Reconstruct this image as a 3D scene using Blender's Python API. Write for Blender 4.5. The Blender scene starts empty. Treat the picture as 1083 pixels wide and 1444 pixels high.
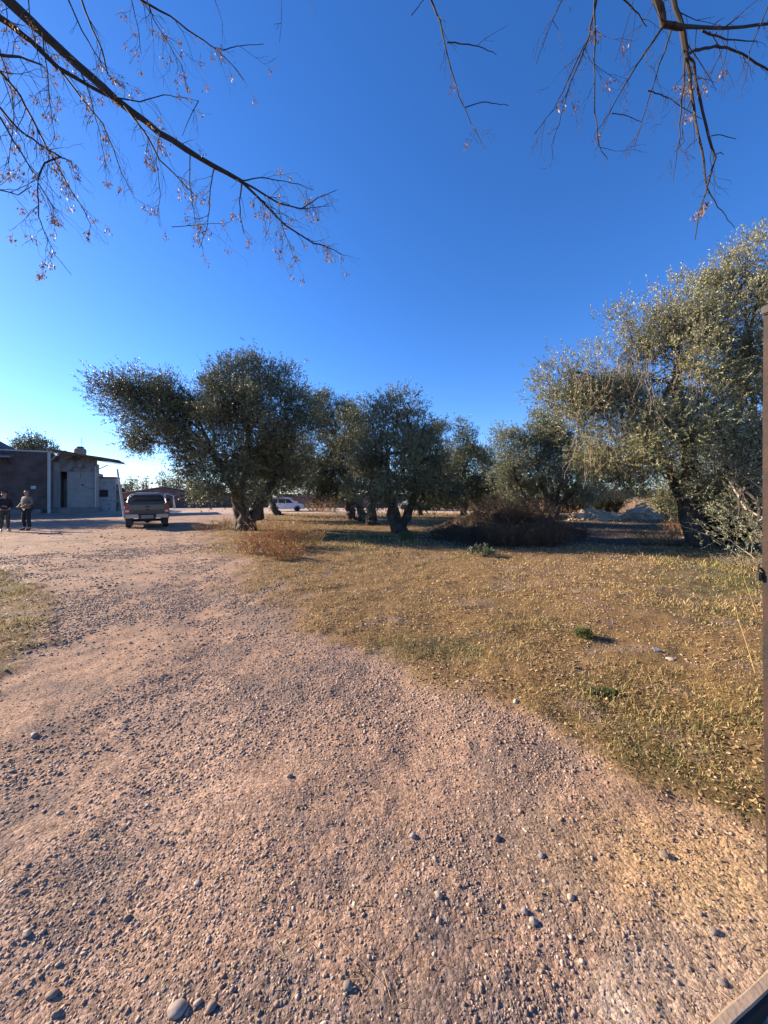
import bpy, bmesh, math, random
import numpy as np
from mathutils import Vector, Matrix, Quaternion

random.seed(11)
RNG = np.random.default_rng(7)
SC = bpy.context.scene
COL = SC.collection
F, CX, HY, EYE = 521.0, 541.5, 700.0, 1.6      # photograph's focal length, centre column, horizon row and eye height
R = math.radians


def W(px, py, Y):
    """Photograph pixel at distance Y -> world point."""
    return ((px - CX) / F * Y, Y, EYE - (py - HY) / F * Y)


def G(px, py):
    """Photograph pixel on level ground -> (x, y)."""
    Y = F * EYE / (py - HY)
    return (px - CX) / F * Y, Y


# ------------------------------------------------------------------ scene, world, camera
SC.render.engine = 'CYCLES'
SC.view_settings.view_transform = 'Standard'
SC.view_settings.look = 'None'
SC.view_settings.exposure = EXPOSURE = 1.5
SC.view_settings.gamma = 1.0
SC.cycles.max_bounces = 6
SC.cycles.diffuse_bounces = 3
SC.cycles.glossy_bounces = 2
SC.cycles.transmission_bounces = 3
SC.cycles.transparent_max_bounces = 6

SUN_EL, SUN_AZ = R(22), R(-71)                  # azimuth clockwise from +Y
SUND = Vector((math.sin(SUN_AZ) * math.cos(SUN_EL), math.cos(SUN_AZ) * math.cos(SUN_EL), math.sin(SUN_EL)))
world = bpy.data.worlds.new("World")
SC.world = world
world.use_nodes = True
nt = world.node_tree
nt.nodes.clear()
sky = nt.nodes.new('ShaderNodeTexSky')
sky.sky_type = 'NISHITA'
sky.sun_disc = False
sky.sun_elevation = SUN_EL
sky.sun_rotation = SUN_AZ
sky.altitude = 800
sky.air_density = 1.0
sky.dust_density = 0.3
sky.ozone_density = 3.0
hs = nt.nodes.new('ShaderNodeHueSaturation')
hs.inputs['Saturation'].default_value = 1.22
bg = nt.nodes.new('ShaderNodeBackground')
bg.inputs[1].default_value = 0.078
wo = nt.nodes.new('ShaderNodeOutputWorld')
nt.links.new(sky.outputs[0], hs.inputs['Color'])
wb = nt.nodes.new('ShaderNodeMix')               # the camera's white balance on the sky
wb.data_type = 'RGBA'
wb.blend_type = 'MULTIPLY'
wb.inputs['Factor'].default_value = 1
wb.inputs['B'].default_value = (0.83, 0.935, 1.23, 1)
nt.links.new(hs.outputs[0], wb.inputs['A'])
nt.links.new(wb.outputs['Result'], bg.inputs[0])
nt.links.new(bg.outputs[0], wo.inputs[0])

sl = bpy.data.lights.new('sun', 'SUN')
sl.energy = 5.0
sl.angle = R(0.55)
sl.color = (1.0, 0.84, 0.63)
so = bpy.data.objects.new('sun', sl)
COL.objects.link(so)
so.rotation_euler = SUND.to_track_quat('Z', 'Y').to_euler()
so.location = (-30, 10, 20)

cam = bpy.data.cameras.new('camera')
co = bpy.data.objects.new('camera', cam)
COL.objects.link(co)
co.location = (0, 0, EYE)
co.rotation_euler = (R(90), 0, 0)
cam.sensor_width = 36
cam.lens = F / 1444 * 36
cam.shift_y = -22 / 1444
cam.clip_start = 0.05
cam.clip_end = 5000
SC.camera = co


# ------------------------------------------------------------------ materials
def nodes_of(m):
    m.use_nodes = True
    t = m.node_tree
    return t, t.nodes['Principled BSDF']


def mat(name, col, rough=0.7, metal=0.0, var=0.15, scale=6.0, bump=0.0, bscale=40.0, spec=0.5, dirt=None, coat=0.0):
    """Procedural surface: two octaves of noise shift the colour, optional stains (dirt colour), optional bump."""
    m = bpy.data.materials.new(name)
    t, b = nodes_of(m)
    b.inputs['Roughness'].default_value = rough
    b.inputs['Metallic'].default_value = metal
    b.inputs['Specular IOR Level'].default_value = spec
    b.inputs['Coat Weight'].default_value = coat
    tc = t.nodes.new('ShaderNodeTexCoord')
    n1 = t.nodes.new('ShaderNodeTexNoise')
    n1.inputs['Scale'].default_value = scale
    n1.inputs['Detail'].default_value = 6
    t.links.new(tc.outputs['Object'], n1.inputs['Vector'])
    cr = t.nodes.new('ShaderNodeValToRGB')
    cr.color_ramp.elements[0].position = 0.3
    cr.color_ramp.elements[1].position = 0.7
    a = [max(0, c * (1 - var)) for c in col]
    d = [min(1, c * (1 + var)) for c in col]
    cr.color_ramp.elements[0].color = (*a, 1)
    cr.color_ramp.elements[1].color = (*d, 1)
    t.links.new(n1.outputs['Fac'], cr.inputs[0])
    out = cr.outputs[0]
    if dirt:
        n2 = t.nodes.new('ShaderNodeTexNoise')
        n2.inputs['Scale'].default_value = dirt[1]
        n2.inputs['Detail'].default_value = 8
        n2.inputs['Roughness'].default_value = 0.7
        t.links.new(tc.outputs['Object'], n2.inputs['Vector'])
        r2 = t.nodes.new('ShaderNodeValToRGB')
        r2.color_ramp.elements[0].position = dirt[2]
        r2.color_ramp.elements[1].position = min(1, dirt[2] + 0.12)
        t.links.new(n2.outputs['Fac'], r2.inputs[0])
        mx = t.nodes.new('ShaderNodeMix')
        mx.data_type = 'RGBA'
        t.links.new(r2.outputs[0], mx.inputs['Factor'])
        t.links.new(out, mx.inputs['A'])
        mx.inputs['B'].default_value = (*dirt[0], 1)
        out = mx.outputs['Result']
    t.links.new(out, b.inputs['Base Color'])
    if bump:
        n3 = t.nodes.new('ShaderNodeTexNoise')
        n3.inputs['Scale'].default_value = bscale
        n3.inputs['Detail'].default_value = 5
        t.links.new(tc.outputs['Object'], n3.inputs['Vector'])
        bp = t.nodes.new('ShaderNodeBump')
        bp.inputs['Strength'].default_value = 0.6
        bp.inputs['Distance'].default_value = bump
        t.links.new(n3.outputs['Fac'], bp.inputs['Height'])
        t.links.new(bp.outputs[0], b.inputs['Normal'])
    return m


def attr_mat(name, rough=0.7, spec=0.3, back=None, trans=0.0, nscale=0.0, bump=0.0):
    """Surface whose colour is the mesh's own 'Col' attribute; leaves have a paler underside and pass some light."""
    m = bpy.data.materials.new(name)
    t, b = nodes_of(m)
    b.inputs['Roughness'].default_value = rough
    b.inputs['Specular IOR Level'].default_value = spec
    at = t.nodes.new('ShaderNodeAttribute')
    at.attribute_name = 'Col'
    out = at.outputs['Color']
    if nscale:
        tc = t.nodes.new('ShaderNodeTexCoord')
        n = t.nodes.new('ShaderNodeTexNoise')
        n.inputs['Scale'].default_value = nscale
        n.inputs['Detail'].default_value = 5
        t.links.new(tc.outputs['Object'], n.inputs['Vector'])
        mr = t.nodes.new('ShaderNodeMapRange')
        mr.inputs['From Min'].default_value = 0.25
        mr.inputs['From Max'].default_value = 0.75
        mr.inputs['To Min'].default_value = 0.65
        mr.inputs['To Max'].default_value = 1.3
        t.links.new(n.outputs['Fac'], mr.inputs['Value'])
        mu = t.nodes.new('ShaderNodeMix')
        mu.data_type = 'RGBA'
        mu.blend_type = 'MULTIPLY'
        mu.inputs['Factor'].default_value = 1
        t.links.new(out, mu.inputs['A'])
        t.links.new(mr.outputs[0], mu.inputs['B'])
        out = mu.outputs['Result']
        if bump:
            bp = t.nodes.new('ShaderNodeBump')
            bp.inputs['Distance'].default_value = bump
            bp.inputs['Strength'].default_value = 0.7
            t.links.new(n.outputs['Fac'], bp.inputs['Height'])
            t.links.new(bp.outputs[0], b.inputs['Normal'])
    if back:
        ge = t.nodes.new('ShaderNodeNewGeometry')
        mx = t.nodes.new('ShaderNodeMix')
        mx.data_type = 'RGBA'
        mm = t.nodes.new('ShaderNodeMath')
        mm.operation = 'MULTIPLY'
        mm.inputs[1].default_value = 0.75
        t.links.new(ge.outputs['Backfacing'], mm.inputs[0])
        t.links.new(mm.outputs[0], mx.inputs['Factor'])
        t.links.new(out, mx.inputs['A'])
        mx.inputs['B'].default_value = (*back, 1)
        out = mx.outputs['Result']
    t.links.new(out, b.inputs['Base Color'])
    if trans:
        tr = t.nodes.new('ShaderNodeBsdfTranslucent')
        t.links.new(out, tr.inputs['Color'])
        ms = t.nodes.new('ShaderNodeMixShader')
        ms.inputs[0].default_value = trans
        t.links.new(b.outputs[0], ms.inputs[1])
        t.links.new(tr.outputs[0], ms.inputs[2])
        t.links.new(ms.outputs[0], t.nodes['Material Output'].inputs['Surface'])
    return m


def brick_mat(name, c1, c2, mortar, scale=1.0, bw=0.26, bh=0.08, vertical=True):
    m = bpy.data.materials.new(name)
    t, b = nodes_of(m)
    b.inputs['Roughness'].default_value = 0.9
    tc = t.nodes.new('ShaderNodeTexCoord')
    mp = t.nodes.new('ShaderNodeMapping')
    mp.inputs['Rotation'].default_value = (R(-90), 0, 0) if vertical else (0, 0, 0)
    t.links.new(tc.outputs['Object'], mp.inputs['Vector'])
    # x along the wall, z up
    sp = t.nodes.new('ShaderNodeSeparateXYZ')
    cb = t.nodes.new('ShaderNodeCombineXYZ')
    t.links.new(tc.outputs['Object'], sp.inputs[0])
    t.links.new(sp.outputs['X'], cb.inputs['X'])
    t.links.new(sp.outputs['Z'], cb.inputs['Y'])
    br = t.nodes.new('ShaderNodeTexBrick')
    br.inputs['Color1'].default_value = (*c1, 1)
    br.inputs['Color2'].default_value = (*c2, 1)
    br.inputs['Mortar'].default_value = (*mortar, 1)
    br.inputs['Scale'].default_value = scale
    br.inputs['Brick Width'].default_value = bw
    br.inputs['Row Height'].default_value = bh
    br.inputs['Mortar Size'].default_value = 0.012
    t.links.new(cb.outputs[0], br.inputs['Vector'])
    n = t.nodes.new('ShaderNodeTexNoise')
    n.inputs['Scale'].default_value = 0.9
    n.inputs['Detail'].default_value = 8
    t.links.new(tc.outputs['Object'], n.inputs['Vector'])
    mr = t.nodes.new('ShaderNodeMapRange')
    mr.inputs['From Min'].default_value = 0.3
    mr.inputs['From Max'].default_value = 0.7
    mr.inputs['To Min'].default_value = 0.55
    mr.inputs['To Max'].default_value = 1.25
    t.links.new(n.outputs['Fac'], mr.inputs['Value'])
    mu = t.nodes.new('ShaderNodeMix')
    mu.data_type = 'RGBA'
    mu.blend_type = 'MULTIPLY'
    mu.inputs['Factor'].default_value = 1
    t.links.new(br.outputs['Color'], mu.inputs['A'])
    t.links.new(mr.outputs[0], mu.inputs['B'])
    t.links.new(mu.outputs['Result'], b.inputs['Base Color'])
    bp = t.nodes.new('ShaderNodeBump')
    bp.inputs['Distance'].default_value = 0.01
    t.links.new(br.outputs['Fac'], bp.inputs['Height'])
    bp.invert = True
    t.links.new(bp.outputs[0], b.inputs['Normal'])
    return m


# ------------------------------------------------------------------ objects and tags
def tag(o, label=None, cat=None, group=None, kind=None):
    if label:
        o['label'] = label
    if cat:
        o['category'] = cat
    if group:
        o['group'] = group
    if kind:
        o['kind'] = kind
    return o


def empty(name, loc=(0, 0, 0), rz=0.0, label=None, cat=None, group=None):
    o = bpy.data.objects.new(name, None)
    o.empty_display_size = 0.2
    COL.objects.link(o)
    o.location = loc
    o.rotation_euler = (0, 0, rz)
    return tag(o, label, cat, group)


def np_mesh(name, V, faces, m, parent=None, col=None, smooth=False, loc=None):
    """faces: list of integer arrays, each (n, k)."""
    me = bpy.data.meshes.new(name)
    V = np.asarray(V, dtype=np.float32).reshape(-1, 3)
    faces = [np.asarray(f, dtype=np.int32) for f in faces if len(f)]
    me.vertices.add(len(V))
    me.vertices.foreach_set('co', V.ravel())
    loops = np.concatenate([f.ravel() for f in faces])
    me.loops.add(len(loops))
    me.loops.foreach_set('vertex_index', loops)
    starts, off = [], 0
    for f in faces:
        n, k = f.shape
        starts.append(off + np.arange(n, dtype=np.int32) * k)
        off += n * k
    starts = np.concatenate(starts)
    me.polygons.add(len(starts))
    me.polygons.foreach_set('loop_start', starts)
    if smooth:
        me.polygons.foreach_set('use_smooth', np.ones(len(starts), dtype=bool))
    me.update(calc_edges=True)
    if col is not None:
        a = me.color_attributes.new('Col', 'FLOAT_COLOR', 'POINT')
        c = np.ones((len(V), 4), dtype=np.float32)
        c[:, :3] = col
        a.data.foreach_set('color', c.ravel())
    me.materials.append(m)
    o = bpy.data.objects.new(name, me)
    COL.objects.link(o)
    if parent:
        o.parent = parent
    if loc is not None:
        o.location = loc
    return o


class MB:
    """Collects boxes, prisms, tubes and turned shapes and links them as ONE mesh object."""
    def __init__(self):
        self.v, self.f = [], []

    def add(self, vs, fs):
        n = len(self.v)
        self.v += [tuple(p) for p in vs]
        self.f += [tuple(i + n for i in f) for f in fs]
        return self

    def box(self, x0, x1, y0, y1, z0, z1, c=0.0):
        if c <= 0:
            vs = [(x, y, z) for z in (z0, z1) for y in (y0, y1) for x in (x0, x1)]
            return self.add(vs, [(0, 2, 3, 1), (4, 5, 7, 6), (0, 1, 5, 4), (2, 6, 7, 3), (0, 4, 6, 2), (1, 3, 7, 5)])
        bm = bmesh.new()
        bmesh.ops.create_cube(bm, size=1)
        for v in bm.verts:
            v.co = Vector(((x0 + x1) / 2 + v.co.x * (x1 - x0), (y0 + y1) / 2 + v.co.y * (y1 - y0), (z0 + z1) / 2 + v.co.z * (z1 - z0)))
        bmesh.ops.bevel(bm, geom=bm.edges[:], offset=c, segments=2, affect='EDGES')
        return self.bm(bm)

    def bm(self, bm):
        bm.verts.index_update()
        self.add([v.co[:] for v in bm.verts], [[v.index for v in f.verts] for f in bm.faces])
        bm.free()
        return self

    def prism(self, poly, axis, a0, a1):
        """Polygon of (u, w) pairs pushed along axis 'x' / 'y' / 'z'."""
        def p(u, w, a):
            return {'x': (a, u, w), 'y': (u, a, w), 'z': (u, w, a)}[axis]
        n = len(poly)
        vs = [p(u, w, a0) for u, w in poly] + [p(u, w, a1) for u, w in poly]
        fs = [tuple(range(n))[::-1], tuple(range(n, 2 * n))]
        fs += [(i, (i + 1) % n, n + (i + 1) % n, n + i) for i in range(n)]
        return self.add(vs, fs)

    def tube(self, pts, rad, n=8, jit=0.0, cap=True):
        pts = [Vector(p) for p in pts]
        rad = rad if hasattr(rad, '__len__') else [rad] * len(pts)
        t0 = (pts[1] - pts[0]).normalized()
        ref = Vector((0, 0, 1)) if abs(t0.z) < 0.9 else Vector((1, 0, 0))
        u = t0.cross(ref).normalized()
        vs = []
        for i, p in enumerate(pts):
            t = (pts[min(i + 1, len(pts) - 1)] - pts[max(i - 1, 0)]).normalized()
            u = (u - t * u.dot(t)).normalized()
            w = t.cross(u)
            for k in range(n):
                a = 2 * math.pi * k / n
                r = rad[i] * (1 + random.uniform(-jit, jit))
                vs.append(p + (u * math.cos(a) + w * math.sin(a)) * r)
        fs = []
        for i in range(len(pts) - 1):
            for k in range(n):
                fs.append((i * n + k, i * n + (k + 1) % n, (i + 1) * n + (k + 1) % n, (i + 1) * n + k))
        if cap:
            fs.append(tuple(range(n))[::-1])
            fs.append(tuple(range((len(pts) - 1) * n, len(pts) * n)))
        return self.add(vs, fs)

    def lathe(self, prof, n=20, axis='z', c=(0, 0, 0)):
        """prof: (radius, height) pairs."""
        vs, fs = [], []
        for r, h in prof:
            for k in range(n):
                a = 2 * math.pi * k / n
                x, y = r * math.cos(a), r * math.sin(a)
                q = {'z': (x, y, h), 'x': (h, x, y), 'y': (x, h, y)}[axis]
                vs.append((q[0] + c[0], q[1] + c[1], q[2] + c[2]))
        for i in range(len(prof) - 1):
            for k in range(n):
                fs.append((i * n + k, i * n + (k + 1) % n, (i + 1) * n + (k + 1) % n, (i + 1) * n + k))
        if prof[0][0] > 1e-6:
            fs.append(tuple(range(n))[::-1])
        if prof[-1][0] > 1e-6:
            fs.append(tuple(range((len(prof) - 1) * n, len(prof) * n)))
        return self.add(vs, fs)

    def torus(self, c, R0, r, axis='z', n=20, k=8, a0=0, a1=2 * math.pi):
        pts = []
        for i in range(n + 1):
            a = a0 + (a1 - a0) * i / n
            u, w = R0 * math.cos(a), R0 * math.sin(a)
            q = {'z': (u, w, 0), 'x': (0, u, w), 'y': (u, 0, w)}[axis]
            pts.append((c[0] + q[0], c[1] + q[1], c[2] + q[2]))
        return self.tube(pts, r, k)

    def build(self, name, m, parent=None, smooth=False, loc=None, label=None):
        me = bpy.data.meshes.new(name)
        me.from_pydata(self.v, [], self.f)
        me.materials.append(m)
        bm = bmesh.new()
        bm.from_mesh(me)
        bmesh.ops.recalc_face_normals(bm, faces=bm.faces)
        bm.to_mesh(me)
        bm.free()
        if smooth:
            me.polygons.foreach_set('use_smooth', [True] * len(me.polygons))
            try:
                me.set_sharp_from_angle(angle=R(40))
            except Exception:
                pass
        me.update()
        o = bpy.data.objects.new(name, me)
        COL.objects.link(o)
        if parent:
            o.parent = parent
        if loc is not None:
            o.location = loc
        if label:
            o['label'] = label
        return o


# ------------------------------------------------------------------ noise and terrain
def _hash(ix, iy, s):
    n = (ix.astype(np.int64) * 374761393 + iy.astype(np.int64) * 668265263 + s * 974634211) & 0x7fffffff
    n = ((n ^ (n >> 13)) * 1274126177) & 0x7fffffff
    return ((n ^ (n >> 16)) & 0xffff) / 65535.0


def vn(x, y, s=0):
    x, y = np.asarray(x, float), np.asarray(y, float)
    ix, iy = np.floor(x), np.floor(y)
    fx, fy = x - ix, y - iy
    fx, fy = fx * fx * (3 - 2 * fx), fy * fy * (3 - 2 * fy)
    a, b = _hash(ix, iy, s), _hash(ix + 1, iy, s)
    c, d = _hash(ix, iy + 1, s), _hash(ix + 1, iy + 1, s)
    return (a + (b - a) * fx) * (1 - fy) + (c + (d - c) * fx) * fy      # 0..1


def fbm(x, y, s=0, o=4, g=0.5):
    t, a, n = 0, 1.0, 0
    for i in range(o):
        t = t + a * (vn(x * 2 ** i, y * 2 ** i, s + i * 17) * 2 - 1)
        n += a
        a *= g
    return t / n                                                        # -1..1


def sstep(a, b, x):
    t = np.clip((x - a) / (b - a), 0, 1)
    return t * t * (3 - 2 * t)


RB = np.array([(1.0, 3.0), (1.45, 2.6), (1.85, 1.93), (2.03, 1.55), (2.31, 1.40), (2.6, 1.22), (2.87, .86), (3.33, .12), (4.39, -.8), (5.95, -1.85), (9.26, -3.5), (12.8, -6.1), (18.5, -8.7), (24, -9.5), (33, -10.5)])
LB = np.array([(0.8, -2.1), (1.5, -2.2), (2.5, -2.6), (3.2, -3.2), (4.17, -3.95), (5.56, -5.1), (7.4, -6.9), (8.3, -8.3)])


def grass_mask(x, y):
    """0 on the gravel drive and the dirt yard, 1 in the dry grass."""
    x, y = np.asarray(x, float), np.asarray(y, float)
    n = fbm(x * 1.1, y * 1.1, 3, 4) * 0.75 + fbm(x * 5, y * 5, 9, 3) * 0.28
    sc = np.clip(y / 5.0, 0.45, 2.5)
    right = sstep(-0.45, 0.35, (x - np.interp(y, RB[:, 0], RB[:, 1])) / sc + n)
    right = right * (1 - sstep(33.0, 35.5, y + n * 2))
    left = sstep(-0.1, 0.4, (np.interp(y, LB[:, 0], LB[:, 1]) - x) / sc + n) * (1 - sstep(7.6, 8.6, y + n))
    return np.clip(np.maximum(right, left), 0, 1)


def hgt(x, y):
    x, y = np.asarray(x, float), np.asarray(y, float)
    r = np.hypot(x, y)
    fade = 1 - sstep(40, 120, r)
    near = 1 - sstep(6, 16, r)
    z = 0.045 * fbm(x * 0.35, y * 0.35, 21, 3) * fade
    z = z + 0.020 * fbm(x * 1.6, y * 1.6, 5, 3) * fade
    z = z + (0.011 * fbm(x * 6.5, y * 6.5, 8, 3) + 0.005 * np.abs(fbm(x * 22, y * 22, 12, 2))) * near
    g = grass_mask(x, y)
    z = z + g * (0.03 + 0.03 * fbm(x * 2.7, y * 2.7, 31, 3)) * fade
    # shallow wheel ruts along the drive
    c = np.interp(y, [0, 2, 4, 7, 12, 20], [-.1, -.35, -1.1, -2.6, -5.6, -10.5])
    wdt = np.interp(y, [0, 4, 20], [.75, .85, 1.0])
    for s in (-1, 1):
        d = (x - c - s * wdt) / 0.28
        z = z - 0.022 * np.exp(-d * d) * (1 - g) * (1 - sstep(14, 20, y)) * sstep(-1, 1, y)
    # broad swell towards the camera's right-hand gate
    z = z * np.where(r < 0.2, 0, 1)
    return z


def hz(x, y):
    return float(hgt(np.array([x]), np.array([y]))[0])


DIRT = np.array([0.298, 0.190, 0.133])
DUST = np.array([0.345, 0.228, 0.164])
GREY = np.array([0.155, 0.115, 0.096])
STRAW = np.array([0.19, 0.115, 0.05])
OLIVE = np.array([0.072, 0.068, 0.03])
PALE = np.array([0.31, 0.235, 0.18])


def lerp(a, b, t):
    return a + (b - a) * np.asarray(t)[:, None]


def green_mask(x, y):
    """Where the dry grass keeps some green."""
    x, y = np.asarray(x, float), np.asarray(y, float)
    px, py = CX + F * x / np.maximum(y, .3), HY + F * EYE / np.maximum(y, .3)
    a = sstep(880, 960, px) * np.exp(-((py - 815) / 45.0) ** 2)                  # lush strip by the gate
    b = 0.8 * np.exp(-((px - 880) / 130.0) ** 2 - ((py - 1000) / 60.0) ** 2)     # near patch
    c = 1.0 * np.exp(-((px - 500) / 110.0) ** 2 - ((py - 763) / 12.0) ** 2)     # below the middle trees
    d = 0.5 * np.exp(-((px - 640) / 130.0) ** 2 - ((py - 915) / 25.0) ** 2)
    e = 0.6 * sstep(90, 0, px) * sstep(1080, 820, py)
    f = 0.85 * sstep(700, 900, px) * sstep(930, 1030, py)
    n = fbm(x * 1.3, y * 1.3, 77, 4)
    return np.clip(np.maximum.reduce([a, b, c, d, e, f]) * (0.75 + 0.6 * n) + 0.25 * sstep(.1, .5, n), 0, 1)


def apron(x, y):
    """Dusty concrete strip along the gate track."""
    t = (x - 0.99) * -0.374 + (y - 1.12) * 0.927
    n2 = fbm(x * 2.6, y * 2.6, 47, 4)
    return .55 * sstep(.30, .22, t + .08 * n2) * sstep(.55, .75, x + .15 * n2) * sstep(2.5, 1.8, y)


def hollow_shade(x, y):
    """Tree shade painted as dark bare ground in the hollow between the mound and the big right-hand olive."""
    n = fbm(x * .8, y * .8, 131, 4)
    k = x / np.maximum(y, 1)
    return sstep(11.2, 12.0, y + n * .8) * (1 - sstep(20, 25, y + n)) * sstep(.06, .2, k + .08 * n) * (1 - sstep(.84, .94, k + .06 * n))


def ground_col(x, y):
    n1 = fbm(x * 0.7, y * 0.7, 41, 4)
    n2 = fbm(x * 2.6, y * 2.6, 47, 4)
    n3 = fbm(x * 14, y * 14, 53, 3)
    c = np.repeat(DIRT[None], len(x), 0)
    c = lerp(c, np.repeat(DUST[None], len(x), 0), sstep(-.1, .5, n1 + .4 * n3) * .8)
    c = lerp(c, np.repeat(GREY[None], len(x), 0), sstep(0.0, .55, n2 + .5 * n3) * .75)
    # dusty concrete apron along the gate track
    ap = apron(x, y)
    c = lerp(c, np.repeat(PALE[None], len(x), 0), ap)
    bx_, by_ = (875 - CX) / F * 1.153, 1.153                # a worn blob of old mortar in the dirt
    bl = sstep(.075, .045, np.hypot((x - bx_), (y - by_) * .75) + .03 * n2 + .02 * n3)
    c = lerp(c, np.repeat(np.array([.38, .30, .24])[None], len(x), 0), bl * .6)
    g = grass_mask(x, y)
    gr = green_mask(x, y)
    gc = lerp(np.repeat(STRAW[None], len(x), 0), np.repeat(OLIVE[None], len(x), 0), np.clip(gr * .8 + .3 * n3, 0, 1))
    gc = lerp(gc, c, sstep(.15, .6, n2) * .7)
    # straw scattered on the dirt by the gate
    st = np.exp(-((x - 1.35) / .5) ** 2 - ((y - 1.62) / .28) ** 2) * .6
    c = lerp(c, np.repeat(np.array([0.50, 0.32, 0.14])[None], len(x), 0), np.clip(st + .2 * n3 * st, 0, 1))
    c = lerp(c, gc, g)
    c = lerp(c, np.repeat(np.array([.060, .043, .032])[None], len(x), 0), hollow_shade(x, y) * .92)  # tree shade put into the ground colour
    # yard far behind: paler packed earth
    far = sstep(33, 36, y) * sstep(70, 50, y)
    c = lerp(c, np.repeat(np.array([0.46, 0.34, 0.26])[None], len(x), 0), far * .7)
    return np.clip(c * (1 + .18 * n3[:, None]), .02, .9)


# ground material: vertex colour broken up by fine stones and grit
gm = bpy.data.materials.new('earth')
t, b = nodes_of(gm)
b.inputs['Roughness'].default_value = 0.95
b.inputs['Specular IOR Level'].default_value = 0.15
at = t.nodes.new('ShaderNodeAttribute')
at.attribute_name = 'Col'
ge = t.nodes.new('ShaderNodeNewGeometry')
prev = at.outputs['Color']
for sc_, lo, hi in ((75, .50, 1.42), (210, .58, 1.36)):
    v = t.nodes.new('ShaderNodeTexVoronoi')
    v.inputs['Scale'].default_value = sc_
    t.links.new(ge.outputs['Position'], v.inputs['Vector'])
    sep = t.nodes.new('ShaderNodeSeparateColor')
    t.links.new(v.outputs['Color'], sep.inputs[0])
    mr = t.nodes.new('ShaderNodeMapRange')
    mr.inputs['To Min'].default_value = lo
    mr.inputs['To Max'].default_value = hi
    t.links.new(sep.outputs[0], mr.inputs['Value'])
    mu = t.nodes.new('ShaderNodeMix')
    mu.data_type = 'RGBA'
    mu.blend_type = 'MULTIPLY'
    mu.inputs['Factor'].default_value = .8
    t.links.new(prev, mu.inputs['A'])
    t.links.new(mr.outputs[0], mu.inputs['B'])
    prev = mu.outputs['Result']
    bp = t.nodes.new('ShaderNodeBump')
    bp.inputs['Distance'].default_value = 0.30 / sc_
    bp.inputs['Strength'].default_value = 0.7
    bp.invert = True
    t.links.new(v.outputs['Distance'], bp.inputs['Height'])
    if sc_ == 75:
        first = bp
    else:
        t.links.new(first.outputs[0], bp.inputs['Normal'])
        t.links.new(bp.outputs[0], b.inputs['Normal'])
t.links.new(prev, b.inputs['Base Color'])


def build_ground():
    rad = 0.35 * 1.0092 ** np.arange(0, 925)
    rad = rad[rad < 1500]
    front = np.radians(np.arange(-62, 62.01, 0.22))
    back = np.radians(np.arange(66, 297.9, 4))
    ang = np.concatenate([front, back])
    A, Rr = np.meshgrid(ang, rad)
    x, y = (Rr * np.sin(A)).ravel(), (Rr * np.cos(A)).ravel()
    z = hgt(x, y)
    na, nr = len(ang), len(rad)
    i, j = np.meshgrid(np.arange(nr - 1), np.arange(na), indexing='ij')
    j2 = (j + 1) % na
    q = np.stack([i * na + j, i * na + j2, (i + 1) * na + j2, (i + 1) * na + j], -1).reshape(-1, 4)[:, ::-1]
    V = np.stack([x, y, z], 1)
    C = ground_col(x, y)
    # close the small hole under the camera
    V = np.concatenate([V, [[0, 0, float(z[:na].mean())]]])
    C = np.concatenate([C, [DIRT]])
    fan = np.stack([np.full(na, len(V) - 1), (np.arange(na) + 1) % na, np.arange(na)], 1)
    cx, cy = V[q].mean(1)[:, 0], V[q].mean(1)[:, 1]
    drive = (grass_mask(cx, cy) < .5) & (cy > -3) & (cy < 47) & (np.abs(cx) < 60)

    def sub(faces, name):
        ids = np.unique(np.concatenate([f.ravel() for f in faces]))
        mp = np.zeros(len(V), np.int64)
        mp[ids] = np.arange(len(ids))
        o = np_mesh(name, V[ids], [mp[f] for f in faces], gm, None, C[ids], smooth=True)
        return tag(o, kind='structure')
    sub([q[~drive]], 'ground')
    sub([q[drive], fan], 'gravel_road')


build_ground()


# ------------------------------------------------------------------ loose ground cover
def ico(sub, seed, flat=0.6, rough=0.18):
    bm = bmesh.new()
    bmesh.ops.create_icosphere(bm, subdivisions=sub, radius=1)
    r = random.Random(seed)
    ax = [Vector((r.gauss(0, 1), r.gauss(0, 1), r.gauss(0, 1))).normalized() for _ in range(5)]
    off = [r.uniform(.62, .95) for _ in ax]
    for v in bm.verts:
        for a, o in zip(ax, off):                       # knock facets off
            d = v.co.dot(a)
            if d > o:
                v.co -= a * (d - o) * 0.85
        v.co *= 1 + r.uniform(-rough, rough) * .5
        v.co.z *= flat
    V = np.array([v.co[:] for v in bm.verts])
    bm.faces.ensure_lookup_table()
    Fc = np.array([[v.index for v in f.verts] for f in bm.faces])
    bm.free()
    return V, Fc


def rotz(V, a):
    c, s = np.cos(a), np.sin(a)
    o = V.copy()
    o[..., 0] = V[..., 0] * c - V[..., 1] * s
    o[..., 1] = V[..., 0] * s + V[..., 1] * c
    return o


def band_points(r0, r1, dens, spread=50):
    """Random points on the ground between two distances, dens per square metre, in the camera's half of the world."""
    n = int(dens * R(spread) * (r1 * r1 - r0 * r0))
    r = np.sqrt(RNG.uniform(r0 * r0, r1 * r1, n))
    a = RNG.uniform(-R(spread), R(spread), n)
    return r * np.sin(a), r * np.cos(a)


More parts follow.
